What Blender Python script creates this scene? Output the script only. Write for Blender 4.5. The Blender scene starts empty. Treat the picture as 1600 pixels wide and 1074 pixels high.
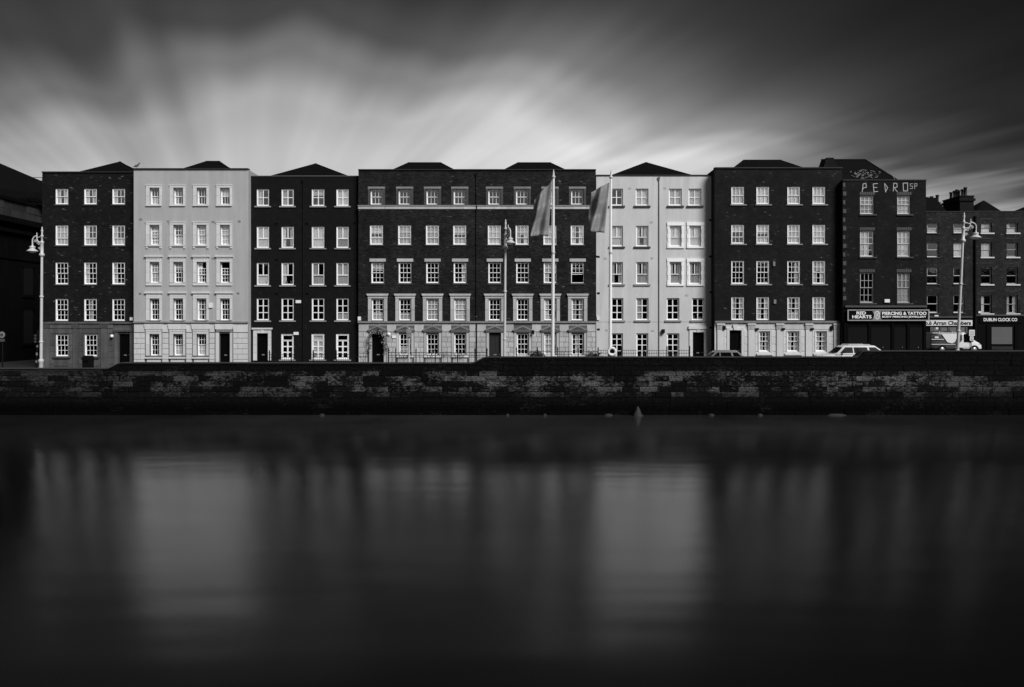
import bpy, bmesh, math, random
from mathutils import Vector, Matrix
R = math.radians
random.seed(11)
sc = bpy.context.scene
col = sc.collection

# ------------------------------------------------------------------ camera
F, CX, HY, EYE = 1200.0, 800.0, 507.0, 5.2        # photo pixels (1600 wide): focal length, centre column, horizon row; eye above water
cam = bpy.data.objects.new('camera', bpy.data.cameras.new('camera'))
col.objects.link(cam)
cam.location = (0, 0, EYE)
cam.rotation_euler = (R(90), 0, 0)
cam.data.sensor_width = 36
cam.data.lens = 36 * F / 1600
cam.data.shift_y = -30 / 1600
cam.data.clip_end = 5000
sc.camera = cam
sc.view_settings.view_transform = 'Standard'
sc.view_settings.look = 'None'
sc.view_settings.gamma = 1
sc.view_settings.exposure = 1.45
sc.cycles.use_denoising = True
sc.cycles.max_bounces = 8
sc.cycles.transparent_max_bounces = 12
sc.cycles.sample_clamp_indirect = 4

# ------------------------------------------------------------------ sky and sun
SUN_EL, SUN_AZ = 40, 38          # degrees; azimuth measured from straight behind the camera towards its right

def wire(nt):
    L = nt.links.new
    def put(sock, v):
        if isinstance(v, bpy.types.NodeSocket): L(v, sock)
        else: sock.default_value = v
    def m(op, a, b=0.0, c=0.0, clamp=False):
        n = nt.nodes.new('ShaderNodeMath'); n.operation = op; n.use_clamp = clamp
        put(n.inputs[0], a); put(n.inputs[1], b); put(n.inputs[2], c)
        return n.outputs[0]
    def noise(vec, scale, detail=2, rough=.5, dist=0.0):
        n = nt.nodes.new('ShaderNodeTexNoise')
        if vec is not None: L(vec, n.inputs['Vector'])
        n.inputs['Scale'].default_value = scale; n.inputs['Detail'].default_value = detail
        n.inputs['Roughness'].default_value = rough; n.inputs['Distortion'].default_value = dist
        return n.outputs[0]
    def comb(x, y, z):
        n = nt.nodes.new('ShaderNodeCombineXYZ')
        put(n.inputs[0], x); put(n.inputs[1], y); put(n.inputs[2], z)
        return n.outputs[0]
    def sep(v):
        n = nt.nodes.new('ShaderNodeSeparateXYZ'); L(v, n.inputs[0]); return n.outputs
    def ramp(fac, stops, interp='LINEAR'):
        n = nt.nodes.new('ShaderNodeValToRGB'); L(fac, n.inputs[0])
        cr = n.color_ramp; cr.interpolation = interp
        while len(cr.elements) < len(stops): cr.elements.new(.5)
        for e, (p, v) in zip(cr.elements, stops):
            e.position = p; e.color = (v, v, v, 1)
        return n.outputs[0]
    def remap(v, a, b, c=0.0, d=1.0, smooth=False):
        n = nt.nodes.new('ShaderNodeMapRange'); n.clamp = True
        if smooth: n.interpolation_type = 'SMOOTHSTEP'
        put(n.inputs[0], v); put(n.inputs[1], a); put(n.inputs[2], b); put(n.inputs[3], c); put(n.inputs[4], d)
        return n.outputs[0]
    def mix(f, a, b):
        return m('ADD', m('MULTIPLY', a, m('SUBTRACT', 1.0, f)), m('MULTIPLY', b, f))
    return L, put, m, noise, comb, sep, ramp, remap, mix

w = bpy.data.worlds.new('World'); sc.world = w; w.use_nodes = True
nt = w.node_tree; nt.nodes.clear()
L, put, m, noise, comb, sep, ramp, remap, mix = wire(nt)
tc = nt.nodes.new('ShaderNodeTexCoord')
d = sep(tc.outputs['Generated'])
zz = m('MAXIMUM', d[2], 0.045)
cx_, cy_ = m('DIVIDE', d[0], zz), m('DIVIDE', d[1], zz)          # cloud layer seen as a plane overhead
AX = (-0.33, 0.944)                                              # the wind draws the cloud out along this line
al = m('ADD', m('MULTIPLY', cx_, AX[0]), m('MULTIPLY', cy_, AX[1]))
ac = m('SUBTRACT', m('MULTIPLY', cx_, AX[1]), m('MULTIPLY', cy_, AX[0]))
n1 = noise(comb(m('MULTIPLY', ac, .75), m('MULTIPLY', al, .16), 3.7), 1.0, 2, .5)
n2 = noise(comb(m('MULTIPLY', ac, 2.3), m('MULTIPLY', al, .11), 9.1), 1.0, 2, .5)
n3 = noise(comb(m('MULTIPLY', cx_, .5), m('MULTIPLY', cy_, .5), 1.3), 1.0, 2, .5)
rr = m('SQRT', m('ADD', m('MULTIPLY', cx_, cx_), m('MULTIPLY', cy_, cy_)))
xr = m('MAXIMUM', cx_, 0.0)
xl = m('MAXIMUM', m('SUBTRACT', m('MULTIPLY', cx_, -1.0), 1.2), 0.0)
rp = m('SUBTRACT', m('SUBTRACT', rr, m('MULTIPLY', xr, 1.0)), m('MULTIPLY', xl, .8))
rp = m('ADD', rp, m('MULTIPLY', m('SUBTRACT', n1, .5), 2.2))
rp = m('ADD', rp, m('MULTIPLY', m('SUBTRACT', n2, .5), 1.15))
rp = m('ADD', rp, m('MULTIPLY', m('SUBTRACT', n3, .5), .8))
cl = ramp(remap(rp, 1.0, 6.0), [(0, .002), (.2, .010), (.34, .052), (.44, .17), (.58, .40), (.8, .52), (1, .5)], 'EASE')
n4 = noise(comb(m('MULTIPLY', ac, 3.4), m('MULTIPLY', al, .05), 5.5), 1.0, 2, .5)
cl = m('MULTIPLY', cl, mix(remap(cx_, .2, 1.3, 1, .3, True), 1.0, remap(n4, .32, .68, .80, 1.24)))
# the bright tear in the cloud low over the middle of the row
g1 = m('DIVIDE', m('SUBTRACT', cx_, .72), .75)
g2 = m('DIVIDE', m('SUBTRACT', cy_, 4.4), .95)
gl = m('POWER', 2.718, m('MULTIPLY', m('ADD', m('MULTIPLY', g1, g1), m('MULTIPLY', g2, g2)), -1.0))
cl = m('ADD', cl, m('MULTIPLY', m('MULTIPLY', gl, m('ADD', .55, m('MULTIPLY', n2, .9))), .40))
h1 = m('DIVIDE', m('SUBTRACT', ac, 1.05), .42)
h2 = m('DIVIDE', m('SUBTRACT', al, 3.0), .75)
hl = m('POWER', 2.718, m('MULTIPLY', m('ADD', m('MULTIPLY', h1, h1), m('MULTIPLY', h2, h2)), -1.0))
cl = m('ADD', cl, m('MULTIPLY', m('MULTIPLY', hl, m('ADD', .3, n2)), .15))
sky = nt.nodes.new('ShaderNodeTexSky'); sky.sky_type = 'NISHITA'; sky.sun_disc = False
sky.sun_elevation = R(SUN_EL); sky.sun_rotation = R(180 - SUN_AZ)
bw = nt.nodes.new('ShaderNodeRGBToBW'); L(sky.outputs[0], bw.inputs[0])
tot = m('ADD', m('MULTIPLY', cl, 3.55), m('MULTIPLY', bw.outputs[0], .012))
bg = nt.nodes.new('ShaderNodeBackground'); L(comb(tot, tot, tot), bg.inputs[0]); bg.inputs[1].default_value = .1
out = nt.nodes.new('ShaderNodeOutputWorld'); L(bg.outputs[0], out.inputs[0])

sun = bpy.data.objects.new('sun', bpy.data.lights.new('sun', 'SUN')); col.objects.link(sun)
sun.data.energy = 1.5; sun.data.angle = R(26); sun.data.color = (1, 1, 1)
sd = Vector((math.sin(R(SUN_AZ)) * math.cos(R(SUN_EL)), -math.cos(R(SUN_AZ)) * math.cos(R(SUN_EL)), math.sin(R(SUN_EL))))
sun.rotation_euler = sd.to_track_quat('Z', 'Y').to_euler()
sun.location = sd * 80

# ------------------------------------------------------------------ materials (the place is seen in black and white)
def new_mat(name):
    mt = bpy.data.materials.new(name); mt.use_nodes = True
    p = mt.node_tree.nodes['Principled BSDF']
    return mt, mt.node_tree, p

def grey(name, v, rough=.6, var=.25, scale=3.0, spec=.3, metal=0.0, rnd=0.0, bump=0.0, streak=0.0):
    mt, nt, p = new_mat(name)
    L, put, m, noise, comb, sep, ramp, remap, mix = wire(nt)
    geo = nt.nodes.new('ShaderNodeNewGeometry')
    pos = geo.outputs['Position']
    s = sep(pos)
    val = m('ADD', 1 - var, m('MULTIPLY', noise(pos, scale, 4, .6), 2 * var))
    if streak:
        st = noise(comb(m('MULTIPLY', m('ADD', s[0], s[1]), 2.2), 0.0, m('MULTIPLY', s[2], .22)), 1.0, 4, .6)
        val = m('MULTIPLY', val, remap(st, .3, .75, 1 + streak, 1 - streak))
    if rnd:
        oi = nt.nodes.new('ShaderNodeObjectInfo')
        val = m('MULTIPLY', val, m('ADD', 1 - rnd, m('MULTIPLY', oi.outputs['Random'], 2 * rnd)))
    c = m('MULTIPLY', val, v)
    L(comb(c, c, c), p.inputs['Base Color'])
    p.inputs['Roughness'].default_value = rough
    p.inputs['Specular IOR Level'].default_value = spec
    p.inputs['Metallic'].default_value = metal
    if bump:
        b = nt.nodes.new('ShaderNodeBump'); b.inputs['Distance'].default_value = bump; b.inputs['Strength'].default_value = .6
        L(noise(pos, scale * 8, 3, .6), b.inputs['Height']); L(b.outputs[0], p.inputs['Normal'])
    return mt

def brick(name, dark, light, mortar, fleck, fleck_amount, wear=.35, seed=0.0):
    mt, nt, p = new_mat(name)
    L, put, m, noise, comb, sep, ramp, remap, mix = wire(nt)
    geo = nt.nodes.new('ShaderNodeNewGeometry')
    s = sep(geo.outputs['Position'])
    uv = comb(m('ADD', s[0], s[1]), s[2], 0.0)
    def bt(c1, c2, mo):
        n = nt.nodes.new('ShaderNodeTexBrick')
        L(uv, n.inputs['Vector'])
        n.inputs['Scale'].default_value = 1
        n.inputs['Brick Width'].default_value = .23; n.inputs['Row Height'].default_value = .08
        n.inputs['Mortar Size'].default_value = .008; n.inputs['Mortar Smooth'].default_value = .2
        n.inputs['Bias'].default_value = 0
        for k, v in (('Color1', c1), ('Color2', c2), ('Mortar', mo)):
            n.inputs[k].default_value = (v, v, v, 1)
        return n
    b1 = bt(dark, light, mortar)
    b2 = bt(0, 1, 0)
    big = noise(comb(m('ADD', s[0], seed), s[1], s[2]), .55, 3, .6)
    mid = noise(comb(m('ADD', s[0], seed), s[1], s[2]), 2.3, 4, .65)
    c = m('MULTIPLY', b1.outputs[0], remap(big, .3, .7, 1 - wear, 1 + wear))
    c = m('MULTIPLY', c, remap(mid, .3, .7, .7, 1.3))
    fl = m('MULTIPLY', remap(b2.outputs[0], 1 - fleck_amount, 1 - fleck_amount * .6), remap(mid, .53, .68))
    c = m('ADD', c, m('MULTIPLY', fl, fleck))
    L(comb(c, c, c), p.inputs['Base Color'])
    p.inputs['Roughness'].default_value = .8; p.inputs['Specular IOR Level'].default_value = .15
    b = nt.nodes.new('ShaderNodeBump'); b.inputs['Distance'].default_value = .012; b.invert = True
    L(b1.outputs[1], b.inputs['Height']); L(b.outputs[0], p.inputs['Normal'])
    return mt

MAT = dict(
    brick_sooty=brick('brick_sooty', .0055, .012, .009, .15, .10, .35, 3),
    brick_plain=brick('brick_plain', .0055, .0075, .007, .02, .02, .15, 31),
    brick_rough=brick('brick_rough', .006, .022, .018, .14, .04, .42, 57),
    brick_deep=brick('brick_deep', .006, .0125, .009, .10, .05, .3, 83),
    brick_old=brick('brick_old', .005, .010, .007, .05, .10, .4, 121),
    brick_far=brick('brick_far', .011, .027, .024, .10, .06, .35, 160),
    paint_light=grey('paint_light', .385, .7, .10, .6, streak=.10, bump=.004),
    paint_pale=grey('paint_pale', .54, .7, .10, .6, streak=.11, bump=.004),
    stone_sooty=grey('stone_sooty', .075, .8, .45, 1.3, rnd=.25, streak=.35),
    stone_light=grey('stone_light', .52, .75, .10, 2.0, rnd=.10, streak=.10),
    stone_pale=grey('stone_pale', .44, .75, .14, 2.0, rnd=.14, streak=.14),
    stone_base=grey('stone_base', .58, .75, .08, 1.6, rnd=.06, streak=.10),
    joint=grey('joint', .10, .9, .2, 3),
    trim_white=grey('trim_white', .62, .6, .08, 2.0, rnd=.06, streak=.06),
    trim_grey=grey('trim_grey', .20, .7, .2, 2.0, rnd=.12, streak=.2),
    trim_dark=grey('trim_dark', .06, .7, .3, 2.0),
    frame_white=grey('frame_white', .86, .45, .05, 4.0, rnd=.06),
    frame_cream=grey('frame_cream', .60, .5, .08, 4.0, rnd=.08),
    frame_grey=grey('frame_grey', .40, .5, .1, 4.0, rnd=.1),
    sill_grey=grey('sill_grey', .26, .7, .25, 3.0, rnd=.2),
    sill_dark=grey('sill_dark', .05, .7, .3, 3.0, rnd=.2),
    slate=grey('slate', .0045, .8, .3, 1.2, spec=.05, streak=.2),
    lead=grey('lead', .007, .8, .3, 1.5, spec=.05),
    coping=grey('coping', .02, .7, .35, 1.2),
    coping_pale=grey('coping_pale', .10, .7, .3, 1.2),
    iron=grey('iron', .006, .6, .3, 3.0, spec=.1),
    black_paint=grey('black_paint', .003, .4, .2, 2.0, spec=.06),
    door_grey=grey('door_grey', .022, .5, .1, 3.0),
    interior=grey('interior', .06, .9, .2, .7),
    curtain=grey('curtain', .92, .9, .12, 5.0, rnd=.25),
    blind=grey('blind', .95, .8, .05, 2.0, rnd=.15),
    clutter=grey('clutter', .30, .8, .7, 9.0, rnd=.3),
    silver=grey('silver', .52, .38, .12, 1.5, spec=.5, rnd=.05),
    white_plastic=grey('white_plastic', .80, .5, .04, 3.0, rnd=.1),
    sign_black=grey('sign_black', .003, .7, .2, 3.0, spec=.05),
    letter_white=grey('letter_white', .85, .6, .05, 8.0),
    letter_black=grey('letter_black', .01, .6, .05, 8.0),
    sign_rim=grey('sign_rim', .30, .6, .2, 4.0),
    sign_pale=grey('sign_pale', .66, .6, .06, 2.0),
    granite_dark=grey('granite_dark', .0035, .9, .4, .9, spec=.03, streak=.3),
    granite_block=grey('granite_block', .022, .85, .6, .8, rnd=.4, streak=.3),
    road=grey('road', .03, .85, .2, 2.0),
    pavement=grey('pavement', .014, .85, .2, 1.5),
    earth=grey('earth', .02, .9, .3, .3),
    rubber=grey('rubber', .02, .8, .2, 5.0),
    alloy=grey('alloy', .4, .35, .1, 5.0, metal=.6),
    car_white=grey('car_white', .72, .25, .03, 1.0, spec=.5),
    car_grey=grey('car_grey', .16, .25, .05, 1.0, spec=.5),
    van_dark=grey('van_dark', .06, .3, .1, 1.0, spec=.5),
    plastic_black=grey('plastic_black', .005, .6, .2, 3.0, spec=.08),
    leaf=grey('leaf', .06, .7, .5, 30.0),
    blossom=grey('blossom', .55, .7, .3, 30.0),
    shutter=grey('shutter', .11, .5, .12, 1.0),
    shop_grey=grey('shop_grey', .13, .6, .3, 2.0),
    terracotta=grey('terracotta', .035, .8, .3, 3.0),
    feather=grey('feather', .12, .8, .3, 20.0),
    weed=grey('weed', .018, .8, .4, 4.0),
)

def glass_mat(name, refl, rough=.02):
    mt, nt, p = new_mat(name); nt.nodes.remove(p)
    L, put, m, noise, comb, sep, ramp, remap, mix = wire(nt)
    lw = nt.nodes.new('ShaderNodeLayerWeight'); lw.inputs[0].default_value = .25
    f = m('ADD', refl, m('MULTIPLY', lw.outputs['Fresnel'], .8), clamp=True)
    tr = nt.nodes.new('ShaderNodeBsdfTransparent'); tr.inputs[0].default_value = (.99, .99, .99, 1)
    gl = nt.nodes.new('ShaderNodeBsdfGlossy'); gl.inputs['Roughness'].default_value = rough
    gl.inputs[0].default_value = (.95, .95, .95, 1)
    geo = nt.nodes.new('ShaderNodeNewGeometry')
    b = nt.nodes.new('ShaderNodeBump'); b.inputs['Distance'].default_value = .012; b.inputs['Strength'].default_value = .35
    L(noise(geo.outputs['Position'], 2.2, 2, .5), b.inputs['Height']); L(b.outputs[0], gl.inputs['Normal'])
    mx = nt.nodes.new('ShaderNodeMixShader'); L(f, mx.inputs[0]); L(tr.outputs[0], mx.inputs[1]); L(gl.outputs[0], mx.inputs[2])
    L(mx.outputs[0], nt.nodes['Material Output'].inputs[0])
    return mt
MAT['glass'] = glass_mat('glass', .13)
MAT['car_glass'] = grey('car_glass', .003, .10, .1, 2.0, spec=.015)

def quay_mat():
    mt, nt, p = new_mat('quay_stone')
    L, put, m, noise, comb, sep, ramp, remap, mix = wire(nt)
    geo = nt.nodes.new('ShaderNodeNewGeometry'); pos = geo.outputs['Position']; s = sep(pos)
    oi = nt.nodes.new('ShaderNodeObjectInfo'); rnd = oi.outputs['Random']
    pz = comb(s[0], s[1], m('MULTIPLY', s[2], 1.8))
    a = noise(pz, .55, 3, .6); b = noise(pz, 4.5, 5, .7); c = noise(pz, 17, 4, .7)
    base = m('MULTIPLY', m('MULTIPLY', remap(b, .3, .7, .0025, .0085), m('ADD', .6, m('MULTIPLY', rnd, .9))), remap(s[2], .45, .85, .3, 1, True))
    band = m('MULTIPLY', remap(s[2], .8, 1.75, .12, 1, True), remap(s[2], 2.2, 2.7, 1, 0.1, True))
    side = m('MULTIPLY', remap(s[0], -30, -6, .35, 1, True), remap(s[0], 20, 31, 1, .5, True))
    lime = m('ADD', m('ADD', m('MULTIPLY', a, .9), m('MULTIPLY', b, .85)), m('MULTIPLY', rnd, .24))
    lime = remap(lime, .96, 1.18, 0, 1, True)
    lime = m('MULTIPLY', m('MULTIPLY', lime, m('MULTIPLY', band, side)), remap(c, .42, .58, .05, 1.35))
    v = m('ADD', base, m('MULTIPLY', lime, .10))
    L(comb(v, v, v), p.inputs['Base Color'])
    p.inputs['Roughness'].default_value = .8; p.inputs['Specular IOR Level'].default_value = .04
    bp = nt.nodes.new('ShaderNodeBump'); bp.inputs['Distance'].default_value = .03; L(b, bp.inputs['Height']); L(bp.outputs[0], p.inputs['Normal'])
    return mt
MAT['quay_stone'] = quay_mat()
MAT['quay_coping'] = grey('quay_coping', .045, .8, .5, 1.0, spec=.1)
MAT['mortar'] = grey('mortar', .03, .9, .9, 1.0)

def water_mat():
    mt, nt, p = new_mat('water')
    L, put, m, noise, comb, sep, ramp, remap, mix = wire(nt)
    geo = nt.nodes.new('ShaderNodeNewGeometry'); s = sep(geo.outputs['Position'])
    # near-wall brightness put into the base colour, paler towards the quay wall foot
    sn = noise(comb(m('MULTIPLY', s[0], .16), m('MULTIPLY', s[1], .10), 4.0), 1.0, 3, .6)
    foot_bright = m('MULTIPLY', remap(s[1], 29, 40, 0, 1, True), m('MULTIPLY', remap(sn, .3, .7, .35, 1.1), m('MULTIPLY', remap(s[0], -32, -8, .3, 1, True), remap(s[0], 12, 30, 1, .3, True))))
    v = m('ADD', .003, m('MULTIPLY', foot_bright, .034))
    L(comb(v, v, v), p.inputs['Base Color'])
    p.inputs['IOR'].default_value = 1.6
    n = noise(comb(m('MULTIPLY', s[0], .05), m('MULTIPLY', s[1], .22), 0.0), 1.0, 3, .6)
    L(remap(n, .3, .7, .11, .16), p.inputs['Roughness'])
    rip = noise(comb(m('MULTIPLY', s[0], 90.0), m('MULTIPLY', s[1], 14.0), 0.0), 1.0, 1, .5)
    swl = noise(comb(m('MULTIPLY', s[0], .09), m('MULTIPLY', s[1], .30), 7.0), 1.0, 2, .5)
    bp = nt.nodes.new('ShaderNodeBump'); bp.inputs['Distance'].default_value = 1.0; bp.inputs['Strength'].default_value = 1.0
    L(m('ADD', m('MULTIPLY', rip, .0012), m('MULTIPLY', swl, .03)), bp.inputs['Height']); L(bp.outputs[0], p.inputs['Normal'])
    return mt
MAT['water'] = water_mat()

def flag_mat():
    mt, nt, p = new_mat('flag_cloth')
    L, put, m, noise, comb, sep, ramp, remap, mix = wire(nt)
    tc = nt.nodes.new('ShaderNodeTexCoord'); s = sep(tc.outputs['UV'])
    band = remap(m('SINE', m('MULTIPLY', s[1], 22.0)), .2, 1.0)
    word = remap(noise(comb(m('MULTIPLY', s[0], 9.0), m('MULTIPLY', s[1], 3.0), 0.0), 1.0, 2), .45, .55)
    v = m('ADD', .21, m('MULTIPLY', m('MULTIPLY', band, word), .09))
    L(comb(v, v, v), p.inputs['Base Color']); p.inputs['Roughness'].default_value = .85
    p.inputs['Specular IOR Level'].default_value = .1
    return mt
MAT['flag_cloth'] = flag_mat()

# ------------------------------------------------------------------ mesh helpers
WL = {}          # world position of every parent

def XX(px, D): return (px - CX) / F * D
def ZZ(py, D): return EYE + (HY - py) / F * D
def PT(px, py, D): return Vector((XX(px, D), D, ZZ(py, D)))

def link(name, mesh, parent, wloc):
    o = bpy.data.objects.new(name, mesh); col.objects.link(o)
    wloc = Vector(wloc)
    if parent is not None:
        o.parent = parent; o.location = wloc - WL[parent]
    else: o.location = wloc
    WL[o] = wloc
    return o

def thing(name, label, cat, loc, group=None):
    o = link(name, None, None, loc); o.empty_display_size = .3
    tag(o, label, cat, group); return o

def tag(o, label, cat, group=None):
    o['label'] = label; o['category'] = cat
    if group: o['group'] = group
    return o

class MB:
    def __init__(s): s.v = []; s.f = []; s.sm = set()
    def add(s, vs, fs, smooth=False):
        k = len(s.v); s.v += [Vector(v) for v in vs]
        for f in fs:
            if smooth: s.sm.add(len(s.f))
            s.f.append([i + k for i in f])
    def box(s, x0, x1, y0, y1, z0, z1):
        s.add([(x0, y0, z0), (x1, y0, z0), (x1, y1, z0), (x0, y1, z0), (x0, y0, z1), (x1, y0, z1), (x1, y1, z1), (x0, y1, z1)],
              [(0, 3, 2, 1), (4, 5, 6, 7), (0, 1, 5, 4), (1, 2, 6, 5), (2, 3, 7, 6), (3, 0, 4, 7)])
        return s
    def quad(s, a, b, c, d): s.add([a, b, c, d], [(0, 1, 2, 3)]); return s
    def prism(s, pts, y0, y1):                 # outline in x,z pushed through y
        n = len(pts)
        s.add([(x, y0, z) for x, z in pts] + [(x, y1, z) for x, z in pts],
              [tuple(range(n - 1, -1, -1)), tuple(range(n, 2 * n))] + [(i, (i + 1) % n, n + (i + 1) % n, n + i) for i in range(n)])
        return s
    def tube(s, pts, r, n=8):
        pts = [Vector(p) for p in pts]
        rs = r if isinstance(r, (list, tuple)) else [r] * len(pts)
        rings = []
        for i, p in enumerate(pts):
            t = (pts[min(i + 1, len(pts) - 1)] - pts[max(i - 1, 0)]).normalized()
            u = t.cross(Vector((0, 1, 0)))
            if u.length < .05: u = t.cross(Vector((1, 0, 0)))
            u.normalize(); v = t.cross(u)
            rings.append([p + (u * math.cos(2 * math.pi * k / n) + v * math.sin(2 * math.pi * k / n)) * rs[i] for k in range(n)])
        s.rings(rings); return s
    def rings(s, rings):
        n = len(rings[0]); vs = [p for rg in rings for p in rg]
        fs = [(i * n + k, i * n + (k + 1) % n, (i + 1) * n + (k + 1) % n, (i + 1) * n + k) for i in range(len(rings) - 1) for k in range(n)]
        s.add(vs, fs, True)
        s.add(rings[0], [tuple(range(n - 1, -1, -1))]); s.add(rings[-1], [tuple(range(n))])
    def lathe(s, prof, c=(0, 0, 0), n=16):     # prof: radius, height
        c = Vector(c)
        s.rings([[c + Vector((r * math.cos(2 * math.pi * k / n), r * math.sin(2 * math.pi * k / n), z)) for k in range(n)] for r, z in prof])
        return s
    def mesh(s, name, off=Vector((0, 0, 0))):
        me = bpy.data.meshes.new(name)
        me.from_pydata([tuple(v - off) for v in s.v], [], s.f)
        for i in s.sm: me.polygons[i].use_smooth = True
        me.validate(); me.update(); return me
    def build(s, name, mat, parent=None, loc=None):
        if loc is None:
            lo = [min(v[i] for v in s.v) for i in range(3)]; hi = [max(v[i] for v in s.v) for i in range(3)]
            loc = Vector(((lo[0] + hi[0]) / 2, (lo[1] + hi[1]) / 2, lo[2]))
        me = s.mesh(name, Vector(loc)); me.materials.append(MAT[mat] if isinstance(mat, str) else mat)
        return link(name, me, parent, loc)
    def local(s, name, mat, parent):           # coordinates already in the parent's own space
        me = s.mesh(name); me.materials.append(MAT[mat])
        o = bpy.data.objects.new(name, me); col.objects.link(o); o.parent = parent
        return o

def struct(o): o['kind'] = 'structure'; return o

# ------------------------------------------------------------------ ground, road, pavement, river
GX = [(-600, 1.62), (-60, 1.66), (4, 1.72), (14, 1.95), (25, 2.22), (32, 2.36), (60, 2.36), (600, 2.36)]
def gz(x):
    for (a, za), (b, zb) in zip(GX, GX[1:]):
        if x <= b: return za + (zb - za) * max(0, (x - a)) / (b - a)
    return GX[-1][1]
xs = sorted(set([g[0] for g in GX] + list(range(-60, 61, 6))))
def sheet(name, y0, y1, dz, mat, thick=None):
    mb = MB()
    n = len(xs)
    vs = [(x, y0, gz(x) + dz) for x in xs] + [(x, y1, gz(x) + dz) for x in xs]
    fs = [(i, i + 1, n + i + 1, n + i) for i in range(n - 1)]
    if thick:
        vs += [(x, y0, gz(x) + dz - thick) for x in xs]
        fs += [(2 * n + i, 2 * n + i + 1, i + 1, i) for i in range(n - 1)]
    mb.add(vs, fs)
    return struct(mb.build(name, mat))
sheet('ground', 44.4, 3000, -.02, 'earth')
sheet('road', 46.3, 56.2, 0, 'road')
sheet('pavement', 56.2, 79.6, .12, 'pavement', .14)
sheet('pavement', 44.45, 46.3, .115, 'pavement')
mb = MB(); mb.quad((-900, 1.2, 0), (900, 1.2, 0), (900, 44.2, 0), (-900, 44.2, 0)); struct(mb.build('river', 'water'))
mb = MB(); mb.quad((-900, 1.2, -2.5), (900, 1.2, -2.5), (900, 44.2, -2.5), (-900, 44.2, -2.5)); struct(mb.build('river_bed', 'earth'))
mb = MB(); mb.quad((-900, -800, 3.4), (900, -800, 3.4), (900, 1.2, 3.4), (-900, 1.2, 3.4))
mb.quad((-900, 1.2, -2.5), (900, 1.2, -2.5), (900, 1.2, 3.4), (-900, 1.2, 3.4)); struct(mb.build('near_bank', 'pavement'))

# ------------------------------------------------------------------ quay wall
QD = 44.0
def smooth_step(a, b, n=7):
    (x0, z0), (x1, z1) = a, b
    return [(x0 + (x1 - x0) * i / n, z0 + (z1 - z0) * (3 * (i / n) ** 2 - 2 * (i / n) ** 3)) for i in range(n + 1)]
def q(px, py): return (XX(px, QD), ZZ(py, QD))
prof = [(-400, ZZ(577, QD))] + smooth_step(q(166, 577), q(190, 568)) + smooth_step(q(735, 568.5), q(762, 559)) + smooth_step(q(1338, 559), q(1349, 549.5), 4) + [(400, ZZ(549.5, QD))]
def top_z(x):
    for (a, za), (b, zb) in zip(prof, prof[1:]):
        if x <= b: return za + (zb - za) * (x - a) / (b - a) if b > a else zb
    return prof[-1][1]
qw = thing('quay_wall', 'long dark stained granite quay wall rising straight from the river', 'wall', (0, 44.2, 0))
mb = MB(); n = len(prof)
vs = []
for y in (QD + .035, QD + .5):
    vs += [(x, y, -2.4) for x, z in prof] + [(x, y, z) for x, z in prof]
fs = [(i, i + 1, n + i + 1, n + i) for i in range(n - 1)] + [(2 * n + i + 1, 2 * n + i, 3 * n + i, 3 * n + i + 1) for i in range(n - 1)]
fs += [(n + i, n + i + 1, 3 * n + i + 1, 3 * n + i) for i in range(n - 1)]
mb.add(vs, fs); mb.build('wall_core', 'mortar', qw)
mb = MB(); th = .055; vs = []
for y, dz in ((QD - .05, .004), (QD + .56, .004), (QD + .56, th), (QD - .05, th)):
    vs += [(x, y, z + dz) for x, z in prof]
fs = []
for k in range(4):
    for i in range(n - 1): fs.append((k * n + i, k * n + i + 1, ((k + 1) % 4) * n + i + 1, ((k + 1) % 4) * n + i))
mb.add(vs, fs); mb.build('coping', 'quay_coping', qw)

def stone_mesh(name, mat, c=.06):
    # unit block: x 0..1, z 0..1, front face at y=-1 with worn edges
    mb = MB()
    cz = c * 1.6
    mb.add([(0, 0, 0), (1, 0, 0), (1, 0, 1), (0, 0, 1), (0, -.75, 0), (1, -.75, 0), (1, -.75, 1), (0, -.75, 1),
            (c * .4, -1, cz), (1 - c * .4, -1, cz), (1 - c * .4, -1, 1 - cz), (c * .4, -1, 1 - cz)],
           [(0, 1, 5, 4), (1, 2, 6, 5), (2, 3, 7, 6), (3, 0, 4, 7), (4, 5, 9, 8), (5, 6, 10, 9), (6, 7, 11, 10), (7, 4, 8, 11), (8, 9, 10, 11)])
    me = mb.mesh(name); me.materials.append(MAT[mat]); return me
QS = stone_mesh('quay_stone', 'quay_stone')
Q0, QH = ZZ(629.5, QD), .305
rest = MB()
def add_rest(x0, x1, z0, z1, pr):
    rest.box(x0, x1, QD - pr, QD + .03, z0, z1)
course = -2
count = 0
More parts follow.
